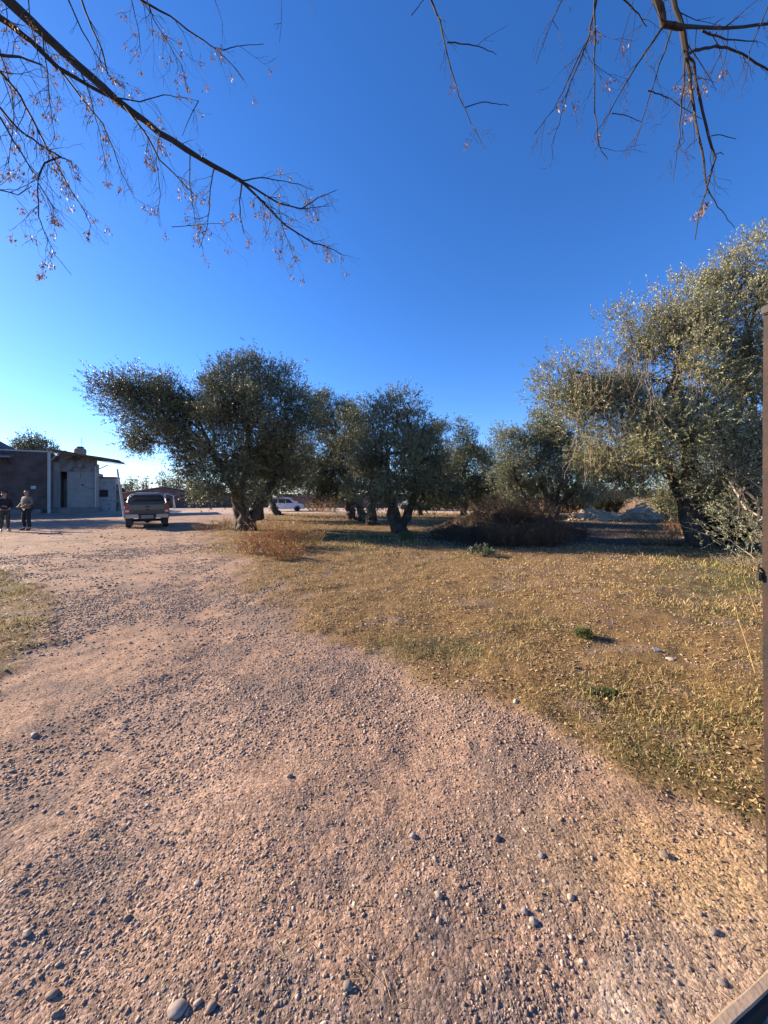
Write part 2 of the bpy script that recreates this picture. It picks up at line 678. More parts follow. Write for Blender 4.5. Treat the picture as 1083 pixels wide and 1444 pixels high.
def stones(name, bands, sub, m):
    vs, fs, cs, off = [], [], [], 0
    bases = [ico(sub, 100 + k, flat=.55 + .12 * (k % 3)) for k in range(7)]
    for r0, r1, dens, s0, s1 in bands:
        x, y = band_points(r0, r1, dens)
        n1 = fbm(x * .7, y * .7, 61, 3) + .7 * fbm(x * 3.1, y * 3.1, 67, 3)
        g = grass_mask(x, y)
        keep = (RNG.random(len(x)) < np.clip(.42 + 1.35 * n1, .06, 1) * (1 - .85 * g)) & ((apron(x, y) < .3) | (RNG.random(len(x)) < .3))
        x, y = x[keep], y[keep]
        s = np.clip(s0 * np.exp(RNG.normal(0, .5, len(x))), s0 * .4, s1)
        z = hgt(x, y)
        base = np.array([[.34, .23, .17], [.23, .16, .125], [.29, .205, .155], [.17, .135, .115], [.43, .32, .24], [.26, .17, .12]])
        c0 = base[RNG.integers(0, 6, len(x))] * RNG.uniform(.75, 1.2, (len(x), 1))
        kind = RNG.integers(0, 7, len(x))
        for k in range(7):
            q = kind == k
            n = q.sum()
            if not n:
                continue
            V, Fc = bases[k]
            S = s[q][:, None] * np.stack([RNG.uniform(.8, 1.5, n), RNG.uniform(.7, 1.0, n), RNG.uniform(.6, 1.0, n)], 1)
            P = V[None] * S[:, None, :]
            tl = RNG.normal(0, .25, (n, 1))                                     # tilt about x
            Py, Pz = P[..., 1] * np.cos(tl) - P[..., 2] * np.sin(tl), P[..., 1] * np.sin(tl) + P[..., 2] * np.cos(tl)
            P = np.stack([P[..., 0], Py, Pz], -1)
            P = rotz(P, RNG.uniform(0, 6.28, (n, 1)))
            P += np.stack([x[q], y[q], z[q] + S[:, 2] * .02], 1)[:, None]
            vs.append(P.reshape(-1, 3))
            fs.append((Fc[None] + (off + np.arange(n) * len(V))[:, None, None]).reshape(-1, 3))
            off += n * len(V)
            cs.append(np.repeat(c0[q], len(V), 0))
    return np_mesh(name, np.concatenate(vs), [np.concatenate(fs)], m, None, np.concatenate(cs))


stone_m = attr_mat('gravel stone', rough=.85, spec=.25, nscale=60, bump=.002)
tag(stones('gravel', [(.9, 2.4, 90, .0060, .013), (2.4, 4.5, 45, .0085, .016)], 2, stone_m), kind='stuff')
tag(stones('fine_gravel', [(.9, 2.4, 11500, .0033, .010), (2.4, 4.5, 5600, .0052, .013), (4.5, 8, 2200, .0095, .020), (8, 14, 620, .015, .03), (14, 26, 26, .022, .045)], 1, stone_m), kind='stuff')


def blades(x, y, h, w, lean, cols, name, m, zoff=0.0):
    """Bent grass blades: five points each, a quad and a tip triangle."""
    n = len(x)
    z = hgt(x, y) + zoff - .004
    a = RNG.uniform(0, 6.28, n)
    la = RNG.uniform(0, 6.28, n)
    B = np.stack([x, y, z], 1)
    side = np.stack([np.cos(a), np.sin(a), np.zeros(n)], 1) * w[:, None]
    ln = np.stack([np.cos(la), np.sin(la), np.zeros(n)], 1) * (h * lean)[:, None]
    up = np.zeros((n, 3))
    up[:, 2] = h
    k = np.sqrt(np.clip(1 - np.clip(lean, 0, .97) ** 2, .02, 1))[:, None]
    mid = B + up * .62 * k + ln * .35
    tip = B + up * k * RNG.uniform(.75, 1.0, (n, 1)) + ln
    V = np.stack([B - side, B + side, mid + side * .75, mid - side * .75, tip], 1).reshape(-1, 3)
    o = (np.arange(n) * 5)[:, None]
    q = o + np.array([[0, 1, 2, 3]])
    t_ = o + np.array([[3, 2, 4]])
    return np_mesh(name, V, [q, t_], m, None, np.repeat(cols, 5, 0))


def grass_cols(x, y):
    n = len(x)
    gr = green_mask(x, y)
    pal = np.array([[.55, .37, .155], [.44, .29, .115], [.62, .46, .24], [.23, .14, .06], [.38, .27, .12]])
    c = pal[RNG.integers(0, 5, n)]
    gp = np.array([[.15, .16, .048], [.105, .12, .04], [.24, .225, .07], [.33, .29, .10]])
    gcol = gp[RNG.integers(0, 4, n)]
    pick = RNG.random(n) < gr * .85
    c = np.where(pick[:, None], gcol, c)
    return c * RNG.uniform(.7, 1.2, (n, 1))


blade_m = attr_mat('dry grass blade', rough=.6, spec=.3, trans=.25)


def build_grass():
    X, Y, H, Wd, L = [], [], [], [], []
    for r0, r1, dens, h, w in ((1.6, 3.2, 9000, .022, .0013), (3.2, 6, 6000, .029, .0020), (6, 11, 1900, .036, .0040), (11, 20, 600, .05, .007), (20, 36, 120, .09, .013)):
        x, y = band_points(r0, r1, dens)
        g = grass_mask(x, y)
        cl = fbm(x * 2.2, y * 2.2, 71, 3)
        keep = RNG.random(len(x)) < g * np.clip(.45 + 1.7 * cl, .03, 1) * (1 - .9 * hollow_shade(x, y))
        x, y, cl = x[keep], y[keep], cl[keep]
        gr = green_mask(x, y)
        n = len(x)
        X.append(x), Y.append(y)
        H.append(h * np.exp(RNG.normal(0, .4, n)) * (1 + .6 * gr + .6 * np.clip(cl, 0, 1)))
        Wd.append(w * RNG.uniform(.7, 1.4, n))
        L.append(np.clip(RNG.normal(.84, .2, n) - .25 * gr, .1, .97))
    X, Y, H, Wd, L = map(np.concatenate, (X, Y, H, Wd, L))
    tag(blades(X, Y, H, Wd, L, grass_cols(X, Y), 'grass', blade_m), kind='stuff')


build_grass()


def flakes(x, y, ln, wd, cols, name, m, lift=.004):
    """Fallen leaves: curled four-point flakes folded along the midrib."""
    n = len(x)
    z = hgt(x, y) + lift
    a = RNG.uniform(0, 6.28, n)
    d = np.stack([np.cos(a), np.sin(a), RNG.normal(0, .35, n)], 1)
    d /= np.linalg.norm(d, axis=1)[:, None]
    s = np.cross(d, np.stack([RNG.normal(0, .5, n), RNG.normal(0, .5, n), np.ones(n)], 1))
    s /= np.linalg.norm(s, axis=1)[:, None]
    u = np.cross(s, d)
    C = np.stack([x, y, z], 1)
    l, w = ln[:, None], wd[:, None]
    cu = RNG.normal(.12, .12, (n, 1))
    V = np.stack([C - d * l * .5 + u * l * cu, C - d * l * .2 - s * w * .9 + u * w * .5, C + d * l * .2 - s * w * .75 + u * w * .5, C + d * l * .5 + u * l * cu * 1.3,
                  C + d * l * .2 + s * w * .75 + u * w * .5, C - d * l * .2 + s * w * .9 + u * w * .5], 1)
    V[..., 2] = np.maximum(V[..., 2], z[:, None] - .002)
    o = (np.arange(n) * 6)[:, None]
    return np_mesh(name, V.reshape(-1, 3), [o + np.array([[0, 1, 2, 3]]), o + np.array([[0, 3, 4, 5]])], m, None, np.repeat(cols, 6, 0))


def build_litter():
    X, Y, Ln, C = [], [], [], []
    for r0, r1, dens, l in ((1.0, 3.2, 1700, .020), (3.2, 6.5, 800, .027), (6.5, 12, 130, .042), (12, 22, 30, .06)):
        x, y = band_points(r0, r1, dens)
        g = grass_mask(x, y)
        st = np.exp(-((x - 1.35) / .6) ** 2 - ((y - 1.62) / .32) ** 2)
        n_ = fbm(x * 1.9, y * 1.9, 83, 3)
        keep = RNG.random(len(x)) < np.clip(.10 + .85 * g * np.clip(.5 + 1.3 * n_, .06, 1) + .7 * st + .12 * n_, .02, 1) * (1 - .85 * hollow_shade(x, y))
        x, y = x[keep], y[keep]
        n = len(x)
        pal = np.array([[.40, .27, .13], [.33, .20, .09], [.46, .34, .19], [.22, .13, .065], [.36, .25, .11]])
        X.append(x), Y.append(y), Ln.append(l * np.clip(np.exp(RNG.normal(0, .3, n)), .5, 1.5) * (.6 + .4 * grass_mask(x, y)))
        C.append(pal[RNG.integers(0, 5, n)] * RNG.uniform(.7, 1.15, (n, 1)))
    X, Y, Ln, C = np.concatenate(X), np.concatenate(Y), np.concatenate(Ln), np.concatenate(C)
    tag(flakes(X, Y, Ln, Ln * RNG.uniform(.14, .30, len(X)), C, 'fallen_leaves', attr_mat('dry leaf', rough=.7, spec=.3, trans=.15)), kind='stuff')


build_litter()


def sticks_np(P0, P1, r0, r1):
    """Three-sided tapered rods, one per row."""
    n = len(P0)
    d = P1 - P0
    d = d / np.maximum(np.linalg.norm(d, axis=1), 1e-9)[:, None]
    ref = np.where(np.abs(d[:, 2:3]) > .9, np.array([[1., 0, 0]]), np.array([[0, 0, 1.]]))
    u = np.cross(d, ref)
    u /= np.linalg.norm(u, axis=1)[:, None]
    w = np.cross(d, u)
    r0 = np.broadcast_to(np.asarray(r0, float), (n,))[:, None]
    r1 = np.broadcast_to(np.asarray(r1, float), (n,))[:, None]
    rings = []
    for P, r in ((P0, r0), (P1, r1)):
        for k in range(3):
            a = 2 * math.pi * k / 3
            rings.append(P + (u * math.cos(a) + w * math.sin(a)) * r)
    V = np.stack(rings, 1).reshape(-1, 3)
    o = (np.arange(n) * 6)[:, None]
    Fq = np.concatenate([o + np.array([[k, (k + 1) % 3, 3 + (k + 1) % 3, 3 + k]]) for k in range(3)])
    return V, Fq


def build_straw():
    P0, P1, C = [], [], []
    for r0, r1, dens in ((1.0, 2.4, 170), (2.4, 5, 60)):
        x, y = band_points(r0, r1, dens)
        st = np.exp(-((x - 1.2) / .6) ** 2 - ((y - 1.6) / .35) ** 2) + np.exp(-((x + .28) / .22) ** 2 - ((y - 1.3) / .22) ** 2) * 1.3
        n_ = fbm(x * 1.4, y * 1.4, 91, 3)
        keep = RNG.random(len(x)) < np.clip(.22 + .5 * n_ + .9 * st, .03, 1)
        x, y = x[keep], y[keep]
        n = len(x)
        L = .03 * np.exp(RNG.normal(0, .6, n))
        a = RNG.normal(.6, 1.0, n)
        x1, y1 = x + L * np.cos(a), y + L * np.sin(a)
        P0.append(np.stack([x, y, hgt(x, y) + .004], 1))
        P1.append(np.stack([x1, y1, hgt(x1, y1) + .004 + np.abs(RNG.normal(0, .008, n))], 1))
        pal = np.array([[.58, .42, .20], [.50, .34, .15], [.40, .27, .15]])
        C.append(pal[RNG.integers(0, 3, n)] * RNG.uniform(.8, 1.15, (n, 1)))
    P0, P1, C = np.concatenate(P0), np.concatenate(P1), np.concatenate(C)
    V, Fq = sticks_np(P0, P1, .0011, .0008)
    tag(np_mesh('straw_litter', V, [Fq], blade_m, None, np.repeat(C, 6, 0)), kind='stuff')


build_straw()

# single stones large enough to pick out
STONES = [
    (250, 1421, 27, (.23, .205, .19), 'smooth grey stone in the bottom left gravel, largest there', .6),
    (279, 1411, 13, (.36, .29, .23), 'small tan pebble touching the big smooth grey stone', .7),
    (298, 1420, 15, (.12, .10, .09), 'dark rounded pebble right of the big smooth grey stone', .8),
    (491, 1390, 17, (.10, .105, .10), 'dark greenish pebble beside the clump of pale straw', .8),
    (74, 1391, 17, (.13, .10, .09), 'dark brown stone near the lower left corner', .6),
    (80, 1417, 13, (.11, .09, .09), 'small dark stone just below the dark brown corner stone', .7),
    (38, 1313, 13, (.46, .38, .30), 'pale upright pebble by the left edge of the drive', .8),
    (278, 1241, 12, (.38, .33, .28), 'light oval pebble alone in the smooth left dirt', .8),
    (180, 1285, 13, (.10, .08, .07), 'black angular stone casting a shadow in the smooth left dirt', .9),
    (582, 1175, 14, (.30, .27, .26), 'grey pebble beside a dark one in the middle of the drive', .7),
    (618, 1262, 14, (.31, .26, .22), 'taupe pebble midway between the straw clump and grass edge', .8),
    (740, 1281, 13, (.22, .23, .24), 'upper of two touching bluish grey pebbles on the bare dirt', .8),
    (752, 1294, 13, (.24, .25, .26), 'lower of two touching bluish grey pebbles on the bare dirt', .8),
    (764, 1205, 13, (.15, .165, .19), 'slate blue pebble on the bare dirt right of centre', .7),
    (805, 1264, 13, (.42, .35, .27), 'cream pebble on bare dirt near the straw litter', .8),
    (938, 1203, 18, (.10, .085, .08), 'large dark stone at the edge of the straw litter', .7),
    (700, 1178, 15, (.09, .07, .065), 'black stone on the dirt below the grass edge', .8),
    (727, 993, 14, (.58, .50, .42), 'whitish stone on the boundary of drive and grass', .6),
    (945, 932, 24, (.60, .54, .46), 'flat white stone lying in the dry grass', .25),
    (1007, 1313, 14, (.15, .15, .15), 'dark grey stone on the dusty apron by the gate', .6),
    (1018, 1382, 13, (.16, .165, .16), 'greenish grey pebble just inside the gate kerb', .7),
    (48, 1043, 18, (.20, .16, .14), 'dark lump of stone at the far left edge of the drive', .6),
    (408, 1095, 13, (.19, .15, .13), 'dark brown stone left of the centre of the drive', .7),
]
for px, py, wpx, c, lab, fl in STONES:
    x, y = G(px, py)
    sz = wpx / F * math.hypot(y, EYE) * .5 * .52
    V, Fc = ico(3, int(px * 7 + py), flat=fl, rough=.05)
    V = rotz(V * np.array([1.15, .85, 1]) * sz, random.uniform(-.6, .9))
    V = V * (1 + .10 * fbm(V[:, 0] / sz * 1.3 + px, V[:, 1] / sz * 1.3 + V[:, 2] / sz, 5, 3)[:, None])
    z = hz(x, y)
    o = np_mesh('stone', V, [Fc], attr_mat('stone face', rough=.7, spec=.35, nscale=35 / max(sz * 20, 1), bump=.002), None, np.repeat((np.array([c]) * .6 + np.array([[.34, .225, .155]]) * .4), len(V), 0), smooth=True)
    o.location = (x, y, z + sz * fl * .18)
    tag(o, lab, 'stone', 'stones lying on the drive and grass')


# ------------------------------------------------------------------ trees
leaf_olive = attr_mat('olive leaf', rough=.5, spec=.34, back=(.24, .245, .17), trans=.08)
leaf_sunlit = attr_mat('sunlit olive leaf', rough=.45, spec=.45, back=(.42, .395, .26), trans=.10)  # brighter copy of the olive leaf, sunlight put into its colour
bark_m = mat('olive bark', (.062, .048, .038), .95, var=.45, scale=5, bump=.05, bscale=9)
bark_grey = mat('grey twig bark', (.17, .14, .115), .9, var=.3, scale=6, bump=.01, bscale=25)


def unit(a):
    return a / np.maximum(np.linalg.norm(a, axis=-1, keepdims=True), 1e-9)


def leaf_cloud(P, D, L, K, ll, lw, rng, pal, tip=.0):
    """K leaves along each spray (root P, direction D, length L)."""
    S = len(P)
    t = rng.uniform(.05, 1, (S, K, 1))
    base = (P[:, None] + D[:, None] * t * L[:, None, None]).reshape(-1, 3)
    d = unit((np.repeat(D, K, 0) * .75 + rng.normal(0, .5, (S * K, 3))))
    s = unit(np.cross(d, rng.normal(0, 1, (S * K, 3)) + np.array([0, 0, .9])))
    n = np.cross(s, d)
    n *= np.sign(n[:, 2:3] + 1e-6)
    l = ll * rng.uniform(.65, 1.25, (S * K, 1))
    w = lw * rng.uniform(.8, 1.2, (S * K, 1))
    V = np.stack([base, base + d * l * .5 + s * w * .5, base + d * l - n * l * .08, base + d * l * .5 - s * w * .5], 1)
    # wind the face so that its front looks up
    f = np.cross(V[:, 1] - V[:, 0], V[:, 2] - V[:, 0])[:, 2] < 0
    V[f] = V[f][:, ::-1]
    c = (pal * np.array([.95, 1.06, .95]))[rng.integers(0, len(pal), S * K)] * rng.uniform(.75, 1.25, (S * K, 1))
    return V.reshape(-1, 3), np.repeat(c, 4, 0)


OLIVE_PAL = np.array([[.080, .087, .034], [.060, .068, .026], [.108, .11, .045], [.175, .168, .085], [.068, .072, .028], [.048, .054, .021]])  # dark tones, the grove's shade put into the leaf colour


def lobes_from_px(lobes, Y, deep=.85):
    """(px, py, rx px, ry px[, dY]) -> ellipsoids in metres."""
    out = []
    for lb in lobes:
        px, py, rx, ry = lb[:4]
        dy = lb[4] if len(lb) > 4 else random.uniform(-.5, .5) * rx / F * Y
        c = W(px, py, Y + dy)
        s = (Y + dy) / F
        out.append((np.array(c), np.array([rx * s, rx * s * deep, ry * s])))
    return out


def limb(mb, p0, p1, r0, r1, sag=.15, n=6, sides=7, wob=.12):
    p0, p1 = Vector(p0), Vector(p1)
    L = (p1 - p0).length
    pts, rad = [], []
    off = Vector((random.gauss(0, 1), random.gauss(0, 1), random.gauss(0, .4))) * L * wob
    for i in range(n):
        t_ = i / (n - 1)
        q = p0.lerp(p1, t_) + off * math.sin(math.pi * t_) + Vector((0, 0, sag * L * math.sin(math.pi * t_)))
        q += Vector((random.gauss(0, 1), random.gauss(0, 1), random.gauss(0, 1))) * L * .018 * (0 < i < n - 1)
        pts.append(q)
        rad.append(r0 + (r1 - r0) * t_ ** .8)
    mb.tube(pts, rad, sides, .08)
    return pts


def olive(base, stems, lobes, seed, label, name='olive_tree', cat='olive tree', group='olive trees of the grove', leaf=(.085, .026), per_m2=60.48, K=13, sigma=.27,
          spray=.30, pal=OLIVE_PAL, lm=None, bm_=None, droop=.0, deep=.85, twigs=False, fill=.35, r_trunk=None, Y=None):
    """Trunk stems are lists of (px, py, dY, radius) from the ground up; lobes give the crown."""
    rng = np.random.default_rng(seed)
    random.seed(seed)
    bx, by = base
    Y = Y or by
    root = empty(name, (bx, by, 0), 0, label, cat, group)
    org = np.array([bx, by, 0.0])
    mb = MB()
    tops = []
    for st in stems:
        pts = [Vector(W(px, py, Y + dy)) - Vector(org) for px, py, dy, r in st]
        rad = [r * (.86 if cat == 'olive tree' else 1) for *_, r in st]
        pts[0].z = min(pts[0].z, hz(bx + pts[0].x, by + pts[0].y) - .12)
        # subdivide for a gnarled outline
        P2, R2 = [], []
        for i in range(len(pts) - 1):
            for k in range(4):
                t_ = k / 4
                q = pts[i].lerp(pts[i + 1], t_)
                if i or k:
                    q = q + Vector((random.gauss(0, 1), random.gauss(0, 1), 0)) * rad[i] * .16
                P2.append(q)
                R2.append((rad[i] + (rad[i + 1] - rad[i]) * t_) * random.uniform(.88, 1.14))
        P2.append(pts[-1])
        R2.append(rad[-1])
        mb.tube(P2, R2, 11, .13)
        tops.append((P2[-1], rad[-1]))
        # root flare
        for k in range(4):
            a = random.uniform(0, 6.28)
            r0 = rad[0]
            e = P2[0] + Vector((math.cos(a), math.sin(a), 0)) * r0 * 2.1
            mb.tube([P2[1] + Vector((math.cos(a), math.sin(a), 0)) * r0 * .4, (P2[0] + e) / 2 + Vector((0, 0, .16)), e], [r0 * .30, r0 * .26, r0 * .10], 6, .1)
    LB_ = lobes_from_px(lobes, Y, deep)
    cents, crad, wts = [], [], []
    for c, r in LB_:
        lc = c - org
        area = 4 * math.pi * ((r[0] * r[1]) ** 1.6 / 3 + (r[0] * r[2]) ** 1.6 / 3 + (r[1] * r[2]) ** 1.6 / 3) ** (1 / 1.6)
        tp, tr = min(tops, key=lambda q: (q[0] - Vector(lc)).length)
        r0 = min(tr * .7, .02 + .011 * (tp - Vector(lc)).length + .015 * r[0])
        limb(mb, tp, lc, r0, .02, sag=.08)
        nsub = max(6, int(area * .9))
        dirs = unit(rng.normal(0, 1, (nsub, 3)))
        rr = np.where(rng.random(nsub) < fill, rng.uniform(.2, .75, nsub), rng.uniform(.82, 1.1, nsub))
        cc = lc + dirs * r * rr[:, None]
        for q in cc:
            limb(mb, Vector(lc) * .6 + tp * .4 if random.random() < .4 else lc, q, .018, .006, sag=.05, n=4, sides=4)
        cents.append(cc)
        crad.append(unit(dirs / np.maximum(r, .2)))
        wts.append(np.full(nsub, area / nsub))
    cents, crad, wts = np.concatenate(cents), np.concatenate(crad), np.concatenate(wts)
    nsp = np.maximum(4, (wts * per_m2 * rng.uniform(.6, 1.4, len(wts))).astype(int))
    idx = np.repeat(np.arange(len(cents)), nsp)
    S = len(idx)
    jit = rng.normal(0, 1, (S, 3)) * sigma
    jit[:, 2] *= .8
    P = cents[idx] + jit
    D = unit(crad[idx] * .55 + unit(jit) * .45 + rng.normal(0, .38, (S, 3)) + np.array([0, 0, .35 - droop]))
    L = spray * rng.uniform(.5, 1.5, S)
    tone = rng.uniform(.62, 1.4, len(cents))[idx]
    V, C = leaf_cloud(P, D, L, K, leaf[0], leaf[1], rng, pal)
    C = C * np.repeat(tone, K * 4)[:, None]
    zmin = .25
    V[:, 2] = np.maximum(V[:, 2], zmin)
    q = np.arange(len(V)).reshape(-1, 4)
    mb.build('trunk', bm_ or bark_m, root, smooth=True)
    np_mesh('crown', V, [q], lm or leaf_olive, root, C)
    if twigs:
        V2, F2 = sticks_np(P, P + D * L[:, None], .005, .002)
        np_mesh('twig', V2, [F2], bark_grey, root)['kind'] = 'stuff'
    return root


def B(px, py):
    return G(px, py)


# big olive beside the parked truck
b1 = B(343, 749)
olive(b1, [[(341, 751, 0, .33), (345, 728, 0, .28), (333, 700, -.2, .26), (318, 668, -.4, .20), (300, 640, -.4, .13)],
           [(352, 751, .3, .30), (357, 728, .3, .27), (375, 694, .4, .26), (398, 655, .5, .20), (405, 610, .4, .13)],
           [(338, 750, .5, .26), (336, 716, .6, .22), (345, 670, .8, .17), (350, 610, .8, .11)]],
      [(163, 556, 24, 30), (196, 538, 36, 24), (208, 572, 44, 38), (214, 622, 24, 38), (250, 562, 36, 28), (268, 600, 42, 48), (306, 574, 42, 38), (352, 556, 48, 38), (345, 600, 62, 52, -1.2),
       (398, 575, 34, 42), (412, 620, 32, 40), (368, 514, 13, 24), (338, 524, 18, 12), (390, 540, 24, 20), (330, 645, 44, 36, -1.0), (282, 640, 26, 36), (300, 680, 30, 22, -1.2), (325, 690, 30, 18, -1.4), (372, 690, 22, 14, .8), (400, 672, 34, 22, .4), (388, 655, 40, 26), (424, 578, 16, 28), (240, 594, 34, 34), (250, 638, 20, 34)],
      21, 'huge dark olive with a lopsided spreading crown beside the parked pickup', per_m2=88, Y=b1[1])
# olives just behind it
b = B(366, 734)
olive(b, [[(364, 736, 0, .36), (366, 712, 0, .33), (362, 690, 0, .22)]], [(368, 668, 40, 26), (345, 650, 40, 30), (395, 650, 40, 35)], 31,
      'olive with a thick bright edged trunk right behind the huge olive', per_m2=47.04, leaf=(.10, .032), Y=b[1])
b = B(392, 727)
olive(b, [[(394, 728, 0, .36), (384, 712, 0, .3), (372, 692, 0, .2)]], [(380, 660, 45, 32), (410, 640, 36, 36)], 32,
      'leaning olive whose trunk foot stands next to the white hatchback', per_m2=40.32, leaf=(.11, .036), Y=b[1])
# middle group
b = B(497, 733)
olive(b, [[(498, 734, 0, .42), (494, 716, 0, .33), (497, 697, 0, .25), (480, 660, 0, .16)]],
      [(452, 600, 30, 42), (440, 580, 20, 26), (470, 640, 34, 44), (478, 605, 26, 34), (490, 580, 16, 18), (462, 672, 30, 26), (488, 668, 26, 30), (455, 692, 24, 14), (480, 700, 18, 12)], 33,
      'olive with a stout reddish trunk and wide crown left of the middle group', per_m2=53.76, leaf=(.105, .033), Y=b[1])
b = B(511, 736)
olive(b, [[(514, 737, 0, .34), (508, 716, 0, .27), (496, 694, 0, .2), (494, 640, 0, .13)]],
      [(494, 640, 24, 45), (500, 600, 15, 24), (492, 590, 13, 18), (505, 668, 22, 30)], 34,
      'slim olive leaning left between two stouter trunks of the middle group', per_m2=53.76, leaf=(.10, .032), Y=b[1])
b = B(524, 741)
olive(b, [[(524, 742, 0, .40), (524, 722, 0, .3), (526, 700, 0, .22), (522, 640, 0, .13)]],
      [(520, 630, 18, 44), (518, 588, 12, 20), (524, 668, 24, 36), (512, 690, 26, 22)], 35,
      'narrow dark olive squeezed left of the forked olive', per_m2=60.48, leaf=(.095, .03), Y=b[1])
b = B(563, 753)
olive(b, [[(563, 754, 0, .38), (560, 738, 0, .33), (553, 712, 0, .26), (548, 690, 0, .18), (545, 640, 0, .11)],
          [(566, 753, .1, .28), (570, 736, .1, .23), (580, 712, .2, .18), (588, 690, .3, .15), (585, 640, .3, .09)]],
      [(560, 592, 36, 32), (536, 602, 20, 30), (592, 610, 26, 34), (566, 640, 40, 38), (532, 655, 24, 34), (606, 650, 20, 36), (572, 660, 34, 34, -1.5), (545, 692, 26, 18), (520, 696, 22, 14), (604, 688, 28, 24), (570, 695, 22, 12, -1), (622, 668, 24, 30), (570, 572, 22, 16)], 36,
      'fork trunked olive standing alone in front of the middle group', per_m2=80.64, leaf=(.085, .027), Y=b[1])
b = B(590, 727)
olive(b, [[(592, 728, 0, .26), (590, 712, 0, .22), (598, 690, 0, .16), (612, 650, 0, .1)]],
      [(618, 640, 16, 34), (620, 612, 11, 16), (630, 668, 24, 34), (608, 684, 26, 24), (635, 696, 28, 16)], 37,
      'thin olive behind the forked olive with a pointed tip', per_m2=47.04, leaf=(.11, .036), Y=b[1])
b = B(655, 728)
olive(b, [[(655, 729, 0, .3), (654, 700, 0, .25), (654, 660, 0, .15)]],
      [(654, 645, 20, 30), (653, 618, 13, 20), (653, 603, 7, 12), (655, 672, 28, 30), (640, 694, 28, 18), (672, 690, 26, 18)], 38,
      'tall spire topped tree right of the middle olive group', name='spire_tree', cat='tree', per_m2=53.76, leaf=(.11, .036), Y=b[1])
b = B(690, 726)
olive(b, [[(690, 727, 0, .3), (688, 708, 0, .25), (686, 680, 0, .15)]],
      [(685, 650, 22, 26), (700, 665, 28, 30), (680, 690, 28, 20), (708, 692, 26, 16)], 39,
      'low olive between the spire topped tree and the many stemmed olive', per_m2=47.04, leaf=(.11, .036), Y=b[1])
b = B(772, 733)
olive(b, [[(774, 734, 0, .3), (770, 712, 0, .24), (768, 690, 0, .2), (758, 660, 0, .13)],
          [(780, 734, .3, .22), (790, 712, .3, .17), (812, 690, .3, .14), (818, 660, .2, .1)],
          [(768, 734, -.2, .22), (756, 714, -.3, .17), (738, 700, -.4, .14), (726, 670, -.4, .1)],
          [(776, 733, .5, .18), (786, 708, .6, .15), (788, 676, .7, .1)]],
      [(745, 620, 42, 34), (785, 612, 36, 30), (720, 645, 28, 30), (760, 650, 45, 34), (810, 640, 40, 42), (835, 665, 24, 30), (792, 668, 36, 22), (720, 676, 30, 24), (765, 596, 26, 18), (745, 694, 26, 14, 1.5), (826, 690, 30, 18), (840, 668, 26, 30), (800, 700, 22, 12, 1.5)], 40,
      'many stemmed olive behind the dirt mound with a rounded grey crown', per_m2=53.76, leaf=(.10, .032), fill=.25, Y=b[1], pal=np.array([[.16, .155, .095], [.12, .12, .07], [.20, .19, .125], [.24, .225, .16]]))
# the big right-hand olive
b6 = (9.9, 11.6)
T6 = olive(b6, [[(986, 772, 0, .34), (980, 720, 0, .28), (972, 660, 0, .25), (966, 600, 0, .21), (950, 540, 0, .15)],
           [(990, 772, .4, .26), (1010, 700, .5, .2), (1030, 620, .6, .16), (1050, 540, .6, .12)],
           [(978, 772, .6, .2), (955, 690, .9, .15), (925, 620, 1.0, .12), (890, 560, 1.0, .1)]],
      [(803, 539, 30, 26), (823, 564, 36, 36), (853, 534, 42, 36), (893, 484, 45, 44), (913, 534, 55, 45), (943, 449, 42, 34), (993, 444, 50, 48), (1018, 409, 36, 30), (1058, 384, 40, 40),
       (1098, 354, 36, 30), (1148, 414, 60, 60), (1068, 454, 55, 50), (968, 514, 55, 50), (858, 594, 45, 42), (888, 644, 45, 36), (928, 604, 45, 40), (1028, 534, 45, 45), (1108, 524, 60, 60),
       (993, 644, 40, 40, 2.0), (1058, 624, 50, 50), (938, 674, 40, 20, .8), (868, 676, 28, 14), (1138, 604, 60, 70), (780, 559, 20, 20), (822, 592, 28, 26), (846, 626, 28, 26), (872, 650, 30, 24, 1), (908, 672, 40, 26, 1), (963, 594, 50, 36, -1.2), (923, 624, 50, 36, -1), (1008, 584, 44, 40, -1.2), (1028, 664, 44, 30, 1), (968, 694, 34, 16, 2), (1022, 700, 30, 32, -1), (1036, 745, 26, 22, .5)],
      41, 'towering olive on the right with hanging twigs and silvery sunlit top', per_m2=87.36, K=14, leaf=(.072, .019), spray=.28, sigma=.26, twigs=True, fill=.2, deep=.8, Y=11.6, lm=leaf_sunlit,
      pal=np.array([[.20, .195, .075], [.145, .145, .053], [.275, .26, .11], [.39, .36, .20], [.15, .13, .052], [.095, .098, .038]]))  # palette brightened for the sun on this crown
# dead twigs trailing from the big crown
_r = np.random.default_rng(99)
P0, P1, Q0 = [], [], []
for k in range(190):
    px, py, dy = _r.uniform(810, 990), _r.uniform(480, 640), _r.uniform(-2.0, .2)
    p = np.array(W(px, py, 11.6 + dy)) - np.array([9.9, 11.6, 0])
    d = unit(np.array([_r.normal(0, .35), _r.normal(0, .35), -1.0]))
    for j in range(5):
        q = p + d * _r.uniform(.10, .26)
        P0.append(p), P1.append(q)
        if _r.random() < .6:
            P0.append(q), P1.append(q + unit(np.array([_r.normal(0, .8), _r.normal(0, .8), -.7])) * _r.uniform(.06, .2))
        d = unit(d + np.array([_r.normal(0, .22), _r.normal(0, .22), -.1]))
        p = q
V, Fq = sticks_np(np.array(P0), np.array(P1), .006, .004)
np_mesh('hanging_twig', V, [Fq], mat('dead twig', (.21, .145, .10), .9, var=.3, scale=5), T6)['kind'] = 'stuff'
